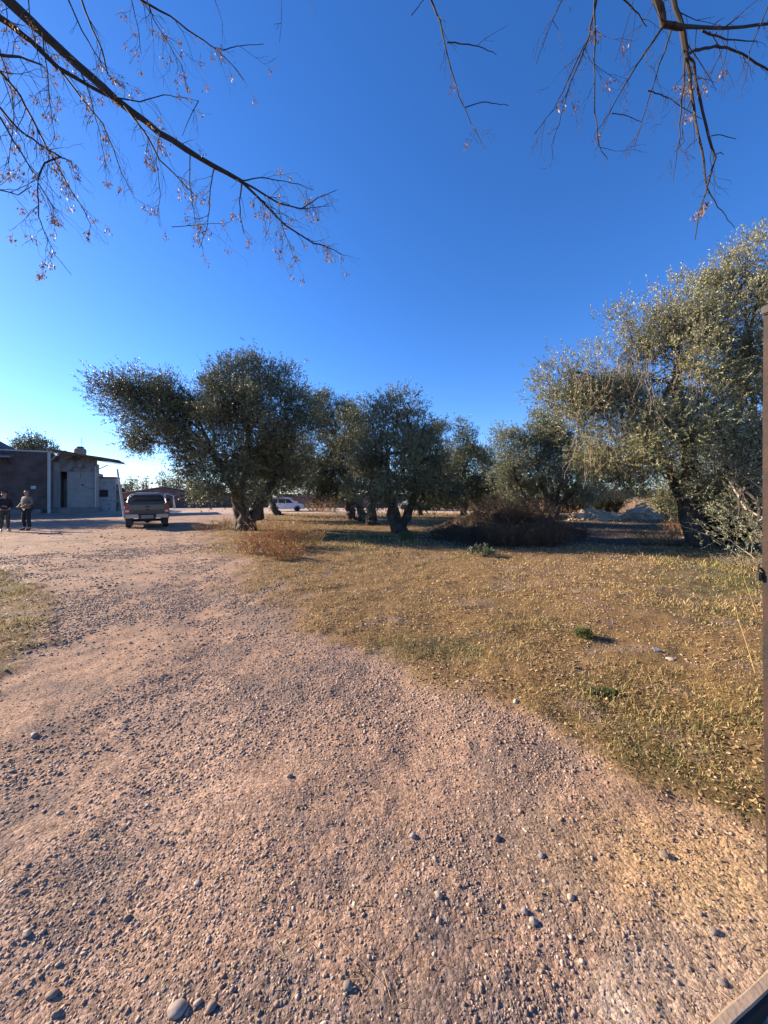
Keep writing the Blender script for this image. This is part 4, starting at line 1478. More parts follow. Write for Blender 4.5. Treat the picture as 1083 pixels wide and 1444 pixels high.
MB().lathe([(.40, .0), (.50, .10), (.52, .45), (.50, .62), (.42, .70), (.30, .76), (0, .78)], 24).build('tank_body', tank_m, tank, smooth=True)
MB().lathe([(.30, .765), (.31, .85), (.26, .90), (0, .91)], 20).build('tank_lid', dark_iron, tank, smooth=True)
an = Vector(W(115, 700, 37.9))
anb = MB().tube([(0, 0, 0), (0, 0, 2.05)], [.022, .012], 6)
for k, z in enumerate((1.5, 1.65, 1.8)):
    anb.tube([(-.3 + .05 * k, 0, z), (.3 - .05 * k, 0, z)], .008, 5)
tag(anb.build('antenna', dark_iron, None, loc=(an.x, an.y, tkz - .2)), 'thin aerial mast rising behind the water tank', 'antenna')

# little whitewashed shed
sx, sy = -30.75, 39.0
sh = house_frame('small_shed', sx, sy, RZ, 'low shed with peeling white walls and one dark window', 'shed')
MB().box(0, 1.95, 0, 2.6, -.2, 3.55).build('wall', peel_m, sh)
MB().box(-.05, 2.1, -.12, 2.8, 3.552, 3.70, .02).build('roof', sheet_m, sh)
MB().box(.55, 1.32, -.03, .02, 1.55, 2.30).build('window', dark_in, sh)
for s in ((.50, 1.37, 2.302, 2.37), (.50, 1.37, 1.48, 1.548)):
    MB().box(s[0], s[1], -.06, .02, s[2], s[3]).build('window_frame', peel_m, sh)
MB().box(1.955, 2.25, .5, 2.5, -.2, 2.9).build('side_wall', stain_m, sh)

lp = Vector(W(176, 700, 27.5))
lt = Vector(W(165.5, 662, 27.5))
pl = MB().tube([(0, 0, -.2), (lt.x - lp.x, 0, lt.z)], [.085, .06], 12).lathe([(.07, 0), (.07, .03), (0, .035)], 12, c=(lt.x - lp.x, 0, lt.z))
tag(pl.build('leaning_pole', pipe_m, None, smooth=False, loc=(lp.x, lp.y, 0)), 'pale pole leaning left between the shed and the pickup', 'pole')

# low gabled building behind the pickup
gb = house_frame('gabled_building', *W(170, 700, 58)[:2], .55, 'low gabled brick building far behind the pickup')
GL = 11.5
MB().prism([(0, -.2), (GL, -.2), (GL, 2.0), (GL * .52, 3.05), (0, 2.0)], 'y', 0, 9).build('wall', brick_far, gb)
mb = MB()
mb.prism([(-.4, 1.98), (GL * .52, 3.16), (GL + .4, 1.98), (GL + .4, 2.10), (GL * .52, 3.29), (-.4, 2.10)], 'y', -.3, 9.3)
mb.build('roof', mat('pale roof sheet', (.36, .33, .31), .6, var=.15, scale=2), gb)
for x in (1.6, 5.0, 8.4):
    MB().box(x, x + 1.2, -.03, .02, .9, 1.7).build('window', dark_in, gb)
MB().box(3.2, 4.1, -.03, .02, -.2, 1.8).build('door', wood_m, gb)
fx = W(243, 700, 52)
fw = empty('yard_wall', (fx[0], fx[1], 0), .2, 'dark low brick wall joining the gabled building to the drooping olive', 'wall')
MB().box(-4.5, 13.5, 0, .25, -.2, 2.0).build('wall_face', brick_dark, fw)
MB().box(-4.6, 13.6, -.05, .30, 2.002, 2.08).build('coping', concf_m, fw)
pf = W(233, 700, 45)
fr = empty('pipe_frame', (pf[0], pf[1], 0), .35, 'white pipe frame like a small goal beside the pickup', 'pipe frame')
MB().tube([(0, 0, -.1), (0, 0, 1.88), (.05, 0, 1.94), (.85, 0, 1.72), (.9, 0, 1.66), (.9, 0, -.1)], .055, 8).build('front_pipe', pipe_m, fr, smooth=True)
MB().tube([(.87, .05, 1.6), (.87, 1.4, .0)], .045, 8).tube([(.0, .05, 1.6), (0, 1.4, 0)], .045, 8).build('stay', pipe_m, fr, smooth=True)

# wire from the sheet roof to the olive
a, b_ = Vector(W(171, 648, 37)), Vector(W(330, 668, 26))
pts = []
for i in range(15):
    q = a.lerp(b_, i / 14)
    q.z -= .5 * math.sin(math.pi * i / 14)
    pts.append(q)
tag(MB().tube(pts, .012, 5).build('overhead_wire', dark_iron), 'thin dark wire running from the sheet roof to the huge olive', 'wire')

# long wall behind the grove, in two runs
def wall_run(p0, p1, h, m, label):
    p0, p1 = Vector((*p0, 0)), Vector((*p1, 0))
    L = (p1 - p0).length
    r = empty('brick_wall', p0, math.atan2(p1.y - p0.y, p1.x - p0.x), label, 'wall', 'walls round the yard')
    MB().box(0, L, 0, .22, -.3, h).build('wall_face', m, r)
    MB().box(-.05, L + .05, -.04, .26, h + .002, h + .09).build('coping', concf_m if m is brick_warm else sheet_m, r)
    k = 0
    x = 3.0
    while x < L - 1:
        MB().box(x, x + .3, -.10, -.002, -.3, h).build('pier', m, r)
        x += 4.6
    return r


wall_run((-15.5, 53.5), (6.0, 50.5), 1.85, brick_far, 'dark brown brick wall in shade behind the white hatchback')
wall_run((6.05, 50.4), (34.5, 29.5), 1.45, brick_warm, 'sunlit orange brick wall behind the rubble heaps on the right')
dh = house_frame('dark_roof_house', 33.0, 40.0, -.62, 'low house with a dark roof behind the orange brick wall', 'house')
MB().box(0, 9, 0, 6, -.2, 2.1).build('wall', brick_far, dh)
MB().prism([(-.5, 1.95), (3, 3.3), (6.5, 1.95), (6.5, 2.1), (3, 3.45), (-.5, 2.1)], 'x', -.4, 9.4).build('roof', mat('dark roof', (.05, .045, .05), .7), dh)
MB().box(1.2, 2.2, -.03, .02, .8, 1.7).build('window', glass_m, dh)
lh = house_frame('pale_roof_house', *W(862, 700, 56)[:2], -.5, 'low building with a pale flat roof behind the orange wall', 'house')
MB().box(-3, 8, 0, 6, -.2, 2.45).build('wall', brick_far, lh)
MB().box(-3.3, 8.3, -.4, 6.3, 2.452, 2.75, .02).build('roof', mat('pale tin roof', (.55, .54, .53), .5), lh)
MB().box(1, 2.4, -.03, .02, .9, 1.8).build('window', glass_m, lh)
wpst = W(652, 700, 44)
tag(MB().box(-.09, .09, -.09, .09, -.2, 1.75, .01).lathe([(.12, 1.75), (.12, 1.80), (0, 1.84)], 10).build('concrete_post', pipe_m, None, loc=(wpst[0], wpst[1], 0)), 'white post standing beyond the dirt mound', 'post')
# off to the left: the trees that shade the yard
for i, (x, y, h) in enumerate(((-34.8, 28.3, 9.0), (-32.5, 25.0, 7.6))):
    s = F / y
    px = CX + x * s
    py0 = HY - (h - EYE) * s
    olive((x, y), [[(px, HY + EYE * s, 0, .3), (px, HY - 1 * s, 0, .2)]], [(px, py0 + 1.3 * s, 1.7 * s, 1.2 * s), (px - .8 * s, py0 + 2.6 * s, 1.8 * s, 1.3 * s), (px + .9 * s, py0 + 2.5 * s, 1.6 * s, 1.2 * s)], 300 + i,
          ['taller leafy tree outside the left edge in front of the brick building', 'shorter leafy tree outside the left edge nearer the drive'][i],
          name='yard_tree', cat='tree', group='trees outside the left edge', leaf=(.18, .08), per_m2=16, K=9, sigma=.5, spray=.6, pal=FAR_PAL, Y=y)


# ------------------------------------------------------------------ vehicles
def paint(name, col, rough=.35, metal=.0):
    return mat(name, col, rough, metal, var=.06, scale=2, spec=.5, coat=.4, dirt=((.32, .24, .18), 3, .66))


rubber = mat('tyre rubber', (.022, .021, .02), .85, var=.3, scale=12)
alloy = mat('wheel alloy', (.35, .35, .35), .4, metal=.7)
chrome = mat('dull chrome', (.34, .33, .32), .4, metal=.5, var=.1)
red_lens = mat('red lens', (.32, .018, .012), .2, spec=.6)
white_lens = mat('clear lens', (.6, .6, .58), .2, spec=.6)
car_glass = mat('tinted glass', (.035, .04, .045), .08, spec=.7)
black_pl = mat('black plastic', (.025, .025, .025), .6)
plate_m = mat('number plate', (.20, .205, .21), .5)


def wheel(parent, x, y, r, w, side):
    t_ = MB().lathe([(r * .62, -w / 2), (r * .90, -w / 2), (r, -w * .36), (r, w * .36), (r * .90, w / 2), (r * .62, w / 2)], 28, 'x')
    wh_ = t_.build('wheel', rubber, parent, smooth=True, loc=(x, y, r))
    rm = MB().lathe([(0, w * .30 * side), (r * .2, w * .34 * side), (r * .56, w * .28 * side), (r * .63, w * .44 * side), (r * .64, -w * .4 * side)], 24, 'x')
    for k in range(5):
        a = 2 * math.pi * k / 5
        rm.tube([(w * .37 * side, math.cos(a) * r * .12, math.sin(a) * r * .12), (w * .37 * side, math.cos(a) * r * .58, math.sin(a) * r * .58)], r * .06, 6)
    rm.build('rim', alloy, wh_, smooth=True)
    return wh_


def loft(sections, n_close=True):
    """Sections: lists of points with the same count, joined in order, capped at both ends."""
    vs, fs = [], []
    n = len(sections[0])
    for s in sections:
        vs += s
    for i in range(len(sections) - 1):
        for k in range(n):
            fs.append((i * n + k, i * n + (k + 1) % n, (i + 1) * n + (k + 1) % n, (i + 1) * n + k))
    fs.append(tuple(range(n))[::-1])
    fs.append(tuple(range((len(sections) - 1) * n, len(sections) * n)))
    return vs, fs


def sect(y, hw, z0, z1, tuck=.08, crown=.03, r=.09):
    """Body cross-section at y: half width hw between heights z0 and z1, rounded shoulders."""
    zm = z0 + (z1 - z0) * .55
    L = [(hw - tuck * .8, z0), (hw - tuck * .2, z0 + .10), (hw, zm), (hw - tuck * .35, z1 - r), (hw - tuck * .6 - r * .4, z1 - r * .2), (hw * .6, z1 + crown * .7), (0, z1 + crown)]
    pts = [(x, y, z) for x, z in L] + [(-x, y, z) for x, z in L[-2::-1]]
    return pts


# pickup: local +Y is its tail
tx, ty = -11.75, 18.35
truck = empty('pickup_truck', (tx, ty, hz(tx, ty)), math.pi + .57, 'dark grey double cab pickup parked with its tailgate towards us', 'pickup truck')
grey_p = paint('dark grey paint', (.055, .052, .048), .45, .1)
TW = .92
# the bed (open), cab and bonnet: y from 0 (tail) towards -5.2 (nose)
mb = MB()
mb.add(*loft([sect(-5.18, .80, .55, .86), sect(-5.05, .88, .45, 1.02), sect(-4.4, .92, .42, 1.10), sect(-3.9, .93, .42, 1.13), sect(-3.55, .93, .42, 1.14)]))
mb.add(*loft([sect(-3.56, .93, .42, 1.14), sect(-2.6, .935, .42, 1.13), sect(-1.62, .935, .42, 1.13)]))
mb.build('body', grey_p, truck, smooth=True)
mb = MB()
for s in (-1, 1):
    mb.prism([(s * .70, .52), (s * .93, .50), (s * .945, .78), (s * .915, 1.08), (s * .86, 1.115), (s * .80, 1.115), (s * .78, .6)], 'y', -1.60, -.06)
mb.box(-.78, .78, -1.6, -.06, .52, .62)
mb.box(-.86, .86, -1.66, -1.60, .52, 1.10)
mb.build('cargo_bed', grey_p, truck)
mb = MB()
mb.prism([(-.055, .56), (.0, .58), (.018, .80), (.012, 1.02), (-.02, 1.112), (-.06, 1.112)], 'x', -.735, .735)
tg = mb.build('tailgate', grey_p, truck)
MB().box(-.11, .11, .0, .030, .905, .965, .012).build('handle', black_pl, tg)
MB().lathe([(0, .0), (.052, .0), (.052, .016), (.044, .02), (0, .02)], 24, 'y', (0, .016, .80)).build('emblem', black_pl, tg)
for s in (-1, 1):
    lt_ = MB().prism([(s * .738, .60), (s * .93, .64), (s * .942, .80), (s * .905, 1.06), (s * .738, 1.08)], 'y', -.16, .012)
    lt_.build('tail_light', red_lens, truck)
    MB().box(min(s * .75, s * .90), max(s * .75, s * .90), .013, .020, .70, .78, .003).build('reverse_lamp', white_lens, truck)
bmp = MB().box(-.90, -.36, -.04, .16, .47, .60, .03).box(.36, .90, -.04, .16, .47, .60, .03)
bmp.build('rear_bumper', chrome, truck)
MB().box(-.358, .358, -.04, .12, .42, .575, .015).build('tow_step', black_pl, truck)
MB().box(-.26, .26, .122, .130, .455, .565, .002).build('number_plate', plate_m, truck)
MB().box(-.36, .36, .02, .15, .578, .60, .006).build('step_pad', black_pl, truck)
# cab
cabs = []
for y, hw, z1, tw in ((-1.64, .90, 1.14, .86), (-1.78, .90, 1.62, .69), (-1.98, .90, 1.74, .64), (-2.9, .90, 1.77, .64), (-3.25, .90, 1.70, .66), (-4.02, .90, 1.12, .84)):
    z0 = 1.10
    cabs.append([(.90, y, z0), ((.90 + tw) / 2 + .02, y, (z0 + z1) / 2), (tw, y, z1 - .05), (tw - .10, y, z1), (-tw + .10, y, z1), (-tw, y, z1 - .05), (-(.90 + tw) / 2 - .02, y, (z0 + z1) / 2), (-.90, y, z0)])
mb = MB().add(*loft(cabs))
mb.build('cab', grey_p, truck, smooth=True)
g = MB()
g.add([(-.72, -1.628, 1.20), (.72, -1.628, 1.20), (.64, -1.768, 1.56), (-.64, -1.768, 1.56)], [(0, 1, 2, 3)])
g.add([(-.72, -1.612, 1.20), (.72, -1.612, 1.20), (.64, -1.752, 1.56), (-.64, -1.752, 1.56)], [(0, 1, 2, 3)])
g.build('rear_window', car_glass, truck)
for s in (-1, 1):
    for ya, yb, yc, yd in ((-1.86, -2.62, -2.64, -1.98), (-2.74, -3.85, -3.30, -2.74)):
        g = MB()
        g.add([(s * .915, ya, 1.17), (s * .915, yb, 1.17), (s * .70, yc, 1.66), (s * .70, yd, 1.66)], [(0, 1, 2, 3)])
        g.add([(s * .925, ya, 1.17), (s * .925, yb, 1.17), (s * .71, yc, 1.66), (s * .71, yd, 1.66)], [(0, 1, 2, 3)])
        g.build('side_window', car_glass, truck)
    d = MB().prism([(-1.80, .56), (-2.66, .56), (-2.66, 1.12), (-1.80, 1.12)], 'x', s * .938, s * .946)
    dd = d.build('door', grey_p, truck)
    MB().box(min(s * .947, s * .965), max(s * .947, s * .965), -2.02, -1.84, .98, 1.01).build('handle', chrome, dd)
    m_ = MB().box(min(s * .95, s * 1.13), max(s * .95, s * 1.13), -3.68, -3.58, 1.16, 1.36, .03)
    m_.build('mirror', black_pl, truck)
MB().add([(-.80, -3.94, 1.18), (.80, -3.94, 1.18), (.62, -3.30, 1.69), (-.62, -3.30, 1.69), (-.80, -3.955, 1.18), (.80, -3.955, 1.18), (.62, -3.315, 1.69), (-.62, -3.315, 1.69)],
         [(0, 1, 2, 3), (4, 7, 6, 5), (0, 4, 5, 1), (2, 6, 7, 3)]).build('windscreen', car_glass, truck)
# sports bar over the bed
rb = MB().tube([(-.84, -.75, 1.10), (-.80, -1.15, 1.45), (-.66, -1.42, 1.66), (-.55, -1.46, 1.70), (.55, -1.46, 1.70), (.66, -1.42, 1.66), (.80, -1.15, 1.45), (.84, -.75, 1.10)], .038, 10)
rb.build('roll_bar', chrome, truck, smooth=True)
for s in (-1, 1):
    for y in (-1.02, -4.15):
        wheel(truck, s * .80, y, .37, .25, s)
    MB().prism([(-1.5 + .0, .42), (-1.42, .74), (-1.2, .84), (-.84, .84), (-.62, .74), (-.54, .42), (-.50, .42), (-.58, .78), (-.80, .90), (-1.24, .90), (-1.46, .78), (-1.54, .42)], 'x', s * .925, s * .955).build('wheel_arch', black_pl, truck)
    MB().box(min(s * .62, s * .92), max(s * .62, s * .92), -.62, -.59, .12, .46).build('mud_flap', black_pl, truck)
MB().tube([(0, -1.1, .33), (0, -3.9, .36)], .06, 8).tube([(-.72, -1.02, .36), (.72, -1.02, .36)], .07, 8).lathe([(0, -.14), (.13, -.09), (.15, 0), (.13, .09), (0, .14)], 16, 'y', (0, -1.02, .36)).tube([(.42, -2.6, .34), (.45, -.1, .36)], .035, 8).build('axle', black_pl, truck)

for o in list(truck.children) + [c for q in truck.children for c in q.children]:
    if o.name.split('.')[0] in ('wheel', 'rim', 'axle', 'mud_flap', 'wheel_arch'):
        continue
    for v in o.data.vertices:                       # tall bed sides, shallow cab
        v.co.z = float(np.interp(v.co.z, [.3, .44, .56, 1.12, 1.77], [.33, .47, .66, 1.28, 1.79]))


def hatchback(loc, rz, m, label, L=3.75, H=1.47, HW=.80, group=None, van=False):
    """Small five-door estate; local +X is its nose, origin between the wheels."""
    root = empty('car', (*loc, hz(*loc)), rz, label, 'car', group)
    hl = L / 2

    def prof(z):
        return z * H / 1.47
    body = [(-hl + .03, .32), (-hl, .55), (-hl + .03, .86), (hl - .95, .92), (hl - .25, .78), (hl - .02, .62), (hl, .40), (hl - .12, .26), (-hl + .2, .26)]
    secs = []
    for s, ins in ((-1, .10), (-.93, .02), (-.5, 0), (.5, 0), (.93, .02), (1, .10)):
        secs.append([(x * (1 - ins * .25), s * HW, prof(.30 + (z - .30) * (1 - ins * .6))) for x, z in body])
    MB().add(*loft(secs)).build('body', m, root, smooth=True)
    back = -hl + .12
    cab = [(back - .06, .85), (back + .10, 1.34), (back + .32, 1.43), (.0, 1.47), (.42, 1.40), (1.02, .90)]
    secs = []
    for s, k in ((-1, .0), (-.80, 1.0), (-.74, 1.04), (.74, 1.04), (.80, 1.0), (1, .0)):
        secs.append([(x - (x * .04 if k == 0 else 0), s * HW * (.97 if k == 0 else 1), prof(.84 + (z - .84) * (k if k else .02))) for x, z in cab])
    MB().add(*loft(secs)).build('cabin', m, root, smooth=True)
    for s in (-1, 1):
        for xa, xb, xc, xd in ((back + .20, back + .78, back + .80, back + .34), (back + .86, back + 1.58, back + 1.56, back + .88), (back + 1.66, back + 2.40, back + 1.98, back + 1.64)):
            y0, y1 = s * HW * .985, s * HW * .845
            g = MB()
            for e_ in (.004, .016):
                g.add([(xa, y0 + s * e_, prof(.90)), (xb, y0 + s * e_, prof(.90)), (min(xc, .5), y1 + s * e_, prof(1.32)), (xd, y1 + s * e_, prof(1.32))], [(0, 1, 2, 3)])
            g.build('side_window', car_glass, root)
        for xa in (back + .95, back + 1.75):
            d = MB().box(xa, xa + .16, min(s * (HW + .002), s * (HW + .022)), max(s * (HW + .002), s * (HW + .022)), prof(.76), prof(.80)).build('door_handle', black_pl, root)
        MB().box(.98, 1.10, min(s * HW, s * (HW + .18)), max(s * HW, s * (HW + .18)), prof(.92), prof(1.06), .02).build('mirror', m, root)
        MB().box(-hl - .012, -hl + .09, min(s * HW * .70, s * HW * .97), max(s * HW * .70, s * HW * .97), prof(.62), prof(.98), .02).build('tail_light', red_lens, root)
        MB().box(hl - .32, hl - .05, min(s * HW * .60, s * HW * .95), max(s * HW * .60, s * HW * .95), prof(.58), prof(.72), .03).build('headlight', white_lens, root)
        for x in (-hl + .68, hl - .78):
            w_ = wheel(root, 0, 0, .29, .19, 1)
            w_.rotation_euler = (0, 0, math.pi / 2 if s > 0 else -math.pi / 2)
            w_.location = (x, s * (HW - .09), .29)
            MB().torus((x, s * (HW - .012), .29), .33, .035, 'y', 16, 6, 0, math.pi).build('wheel_arch', black_pl, root)
    g = MB()
    for e_ in (.012, .026):
        g.add([(back - .055 - e_, -.60, prof(.92)), (back - .055 - e_, .60, prof(.92)), (back + .085 - e_, .54, prof(1.30)), (back + .085 - e_, -.54, prof(1.30))], [(0, 1, 2, 3)])
    g.build('rear_window', car_glass, root)
    g = MB()
    for e_ in (.012, .026):
        g.add([(1.0 + e_, -.62, prof(.93)), (1.0 + e_, .62, prof(.93)), (.44 + e_, .55, prof(1.375)), (.44 + e_, -.55, prof(1.375))], [(0, 1, 2, 3)])
    g.build('windscreen', car_glass, root)
    MB().box(-hl - .05, -hl + .12, -HW * .93, HW * .93, prof(.30), prof(.48), .04).build('rear_bumper', m, root)
    MB().box(hl - .10, hl + .03, -HW * .90, HW * .90, prof(.27), prof(.46), .04).build('front_bumper', black_pl, root)
    MB().box(-hl - .062, -hl - .051, -.24, .24, prof(.36), prof(.46)).build('number_plate', plate_m, root)
    return root


white_p = paint('white paint', (.78, .77, .75))
silver_p = paint('silver paint', (.50, .50, .50), .3, .2)
red_p = paint('dull red paint', (.30, .05, .04))
blue_p = paint('dark blue paint', (.05, .06, .10))
hatchback((-10.7, 40.6), .30, white_p, 'white five door hatchback parked alone in the yard beyond the grass', H=1.50)
hatchback((3.6, 45.0), 2.7, silver_p, 'silver car half hidden behind the forked olive trunk', group='cars parked behind the grove')
hatchback((6.6, 46.2), 2.9, red_p, 'dull red car parked right of the silver one behind the grove', group='cars parked behind the grove')
hatchback((9.0, 48.6), 3.3, blue_p, 'dark blue car parked beyond the dirt mound', group='cars parked behind the grove')

# ------------------------------------------------------------------ people
skin_m = mat('skin', (.36, .20, .14), .55, var=.08, scale=14)
hair_d = mat('dark hair', (.03, .022, .018), .7, var=.3, scale=40)


def skin_mesh(name, nodes, edges, m, parent, root=0, sub=2):
    """nodes: (x, y, z, r) or (x, y, z, rx, ry)."""
    me = bpy.data.meshes.new(name)
    me.from_pydata([n[:3] for n in nodes], edges, [])
    o = bpy.data.objects.new(name, me)
    COL.objects.link(o)
    md = o.modifiers.new('skin', 'SKIN')
    md.use_smooth_shade = True
    if not me.skin_vertices:
        me.skin_vertices.new()
    sv = me.skin_vertices[0].data
    for i, n_ in enumerate(nodes):
        sv[i].radius = (n_[3], n_[4] if len(n_) > 4 else n_[3])
        sv[i].use_root = (i == root)
    o.modifiers.new('sub', 'SUBSURF').levels = sub
    o.modifiers['sub'].render_levels = sub
    dg = bpy.context.evaluated_depsgraph_get()
    nm = bpy.data.meshes.new_from_object(o.evaluated_get(dg))
    o.modifiers.clear()
    o.data = nm
    bpy.data.meshes.remove(me)
    nm.materials.clear()
    nm.materials.append(m)
    nm.polygons.foreach_set('use_smooth', [True] * len(nm.polygons))
    o.parent = parent
    return o


def person(loc, rz, label, jacket, trousers, shoe, arms, stance=.11, hair=None, cap=None, k=1.0, turn=0.0, stride=0.0):
    """Standing figure facing local -Y; arms: per side (elbow xyz, wrist xyz, curl)."""
    root = empty('person', (*loc, hz(*loc)), rz, label, 'person')
    root.scale = (k, k, k)
    N, E = [], []

    def nd(*a):
        N.append(a)
        return len(N) - 1

    def ch(*ids):
        for a, b_ in zip(ids, ids[1:]):
            E.append((a, b_))
    pel = nd(0, 0, .96, .135, .10)
    ab = nd(0, -.01, 1.10, .125, .095)
    che = nd(0, .0, 1.28, .15, .10)
    nb = nd(0, .02, 1.44, .075, .06)
    nk = nd(0, .01, 1.52, .052, .052)
    hb = nd(0, -.012, 1.585, .068, .075)
    hm = nd(0, -.006, 1.655, .078, .092)
    ht = nd(0, .005, 1.725, .062, .075)
    ch(pel, ab, che, nb, nk, hb, hm, ht)
    jn, je = [], []
    for s in (-1, 1):
        sh_ = nd(s * .185, .015, 1.405, .062)
        el = nd(*arms[s][0], .042)
        wr = nd(*arms[s][1], .028)
        E.append((che, sh_))
        ch(sh_, el, wr)
        d = (Vector(arms[s][1]) - Vector(arms[s][0])).normalized()
        side = d.cross(Vector((0, 0, 1))).normalized() if abs(d.z) < .95 else Vector((0, 1, 0))
        nrm = side.cross(d)
        w = Vector(arms[s][1])
        pc = w + d * .055
        pm = nd(*pc, .032, .016)
        E.append((wr, pm))
        curl = arms[s][2]
        for q, (o_, l) in enumerate(((-.030, .066), (-.010, .078), (.010, .074), (.028, .058))):
            b0 = pc + d * .035 + side * o_
            b1 = b0 + (d * math.cos(curl) - nrm * math.sin(curl)) * l * .5
            b2 = b1 + (d * math.cos(curl * 2.2) - nrm * math.sin(curl * 2.2)) * l * .5
            i0, i1, i2 = nd(*b0, .0095), nd(*b1, .0085), nd(*b2, .007)
            ch(pm, i0, i1, i2)
        t0 = pc - side * .034 * s + d * -.01
        t1 = t0 + (d * .7 - side * .5 * s - nrm * .3).normalized() * .034
        t2 = t1 + (d * .9 - nrm * .4).normalized() * .026
        ch(pm, nd(*t0, .012), nd(*t1, .010), nd(*t2, .008))
    legs = {}
    for s in (-1, 1):
        hp = nd(s * .085, 0, .90, .088)
        kn = nd(s * stance * .95, -.02 - stride * s * .5, .50, .060)
        an_ = nd(s * stance, .02 - stride * s, .09, .040)
        to = nd(s * (stance + .03), -.13 - stride * s, .035, .036, .026)
        ch(pel, hp, kn, an_, to)
        legs[s] = (hp, kn, an_, to)
    body = skin_mesh('body', N, E, skin_m, root)
    # face: nose, ears, eyes, mouth
    hd = empty('head', (0, 0, 0))
    bpy.data.objects.remove(hd)
    MB().lathe([(0, -.012), (.013, -.006), (.014, .004), (.008, .022), (0, .034)], 8, 'z', (0, -.104, 1.638)).build('nose', skin_m, root, smooth=True)
    for s in (-1, 1):
        MB().lathe([(0, -.009), (.018, -.006), (.02, .0), (.016, .007), (0, .009)], 10, 'x', (s * .082, .005, 1.645)).build('ear', skin_m, root, smooth=True)
        MB().lathe([(0, -.007), (.009, -.004), (.010, 0), (.009, .004), (0, .007)], 10, 'y', (s * .031, -.092, 1.662)).build('eye', mat('eye', (.10, .07, .05), .2), root, smooth=True)
    MB().box(-.024, .024, -.094, -.084, 1.600, 1.609, .003).build('mouth', mat('lips', (.28, .12, .10), .5), root)
    if hair:
        hv = [(0, .012, 1.70, .086, .098), (0, .02, 1.738, .062, .075), (0, .035, 1.64, .074, .070)]
        skin_mesh('hair', hv, [(0, 1), (0, 2)], hair, root)
    if cap:
        skin_mesh('cap', [(0, .01, 1.705, .092, .104), (0, .012, 1.745, .07, .082), (0, -.12, 1.695, .062, .010)], [(0, 1), (0, 2)], cap, root)
    # jacket
    J, JE = [], []

    def jd(*a):
        J.append(a)
        return len(J) - 1
    j0, j1, j2, j3 = jd(0, 0, .93, .168, .135), jd(0, -.015, 1.10, .178, .15), jd(0, 0, 1.29, .185, .14), jd(0, .02, 1.455, .085, .075)
    j4 = jd(0, .018, 1.50, .070, .068)
    JE += [(j0, j1), (j1, j2), (j2, j3), (j3, j4)]
    for s in (-1, 1):
        a = jd(s * .19, .015, 1.405, .082)
        el = Vector(arms[s][0])
        b_ = jd(*el, .060)
        w = el.lerp(Vector(arms[s][1]), .93)
        c = jd(*w, .047)
        JE += [(j2, a), (a, b_), (b_, c)]
    skin_mesh('jacket', J, JE, jacket, root)
    T, TE = [(0, 0, .965, .150, .118)], []
    for s in (-1, 1):
        n0 = len(T)
        hp, kn, an_, to = (N[i] for i in legs[s])
        T += [(hp[0], hp[1], .88, .104), (kn[0], kn[1], kn[2], .079), (an_[0], an_[1], .12, .064)]
        TE += [(0, n0), (n0, n0 + 1), (n0 + 1, n0 + 2)]
    skin_mesh('trousers', T, TE, trousers, root)
    for s in (-1, 1):
        hp, kn, an_, to = (N[i] for i in legs[s])
        skin_mesh('shoe', [(an_[0], an_[1] + .03, .05, .05, .045), (an_[0] + s * .01, an_[1] - .07, .045, .048, .04), (to[0], to[1] - .03, .038, .042, .03)], [(0, 1), (1, 2)], shoe, root)
    return root


tan_j = mat('olive tan jacket', (.17, .135, .095), .85, var=.15, scale=18, bump=.004, bscale=40)
navy_t = mat('black jeans', (.014, .016, .022), .85, var=.2, scale=20)
blk_j = mat('black padded jacket', (.012, .012, .014), .7, var=.2, scale=20, bump=.006, bscale=30)
camo = mat('dark camouflage cloth', (.055, .058, .042), .9, var=.5, scale=14, dirt=((.025, .026, .02), 9, .5))
shoe_m = mat('black shoe', (.02, .017, .015), .5)
pxy = lambda px, Y: ((px - CX) / F * Y, Y)
person(pxy(37.5, 17.6), -.62 + .35, 'stout bald man in an olive tan jacket and black trousers with bent elbows', tan_j, navy_t, shoe_m,
       {-1: ((-.33, .03, 1.17), (-.14, -.20, 1.06), .8), 1: ((.33, .03, 1.17), (.14, -.20, 1.06), .8)}, stance=.16, k=1.09)
person(pxy(6.5, 17.0), 1.05, 'person in a black jacket and dark camouflage trousers cut by the left edge', blk_j, camo, shoe_m,
       {-1: ((-.24, -.05, 1.14), (-.10, -.27, 1.13), .7), 1: ((.25, -.04, 1.14), (.10, -.26, 1.05), .7)}, stance=.10, hair=hair_d, k=1.03, stride=.06)

# ------------------------------------------------------------------ mound, rubble, weeds, fallen wood
mound_m = attr_mat('loose earth', rough=.95, spec=.1, nscale=3.0, bump=.06)


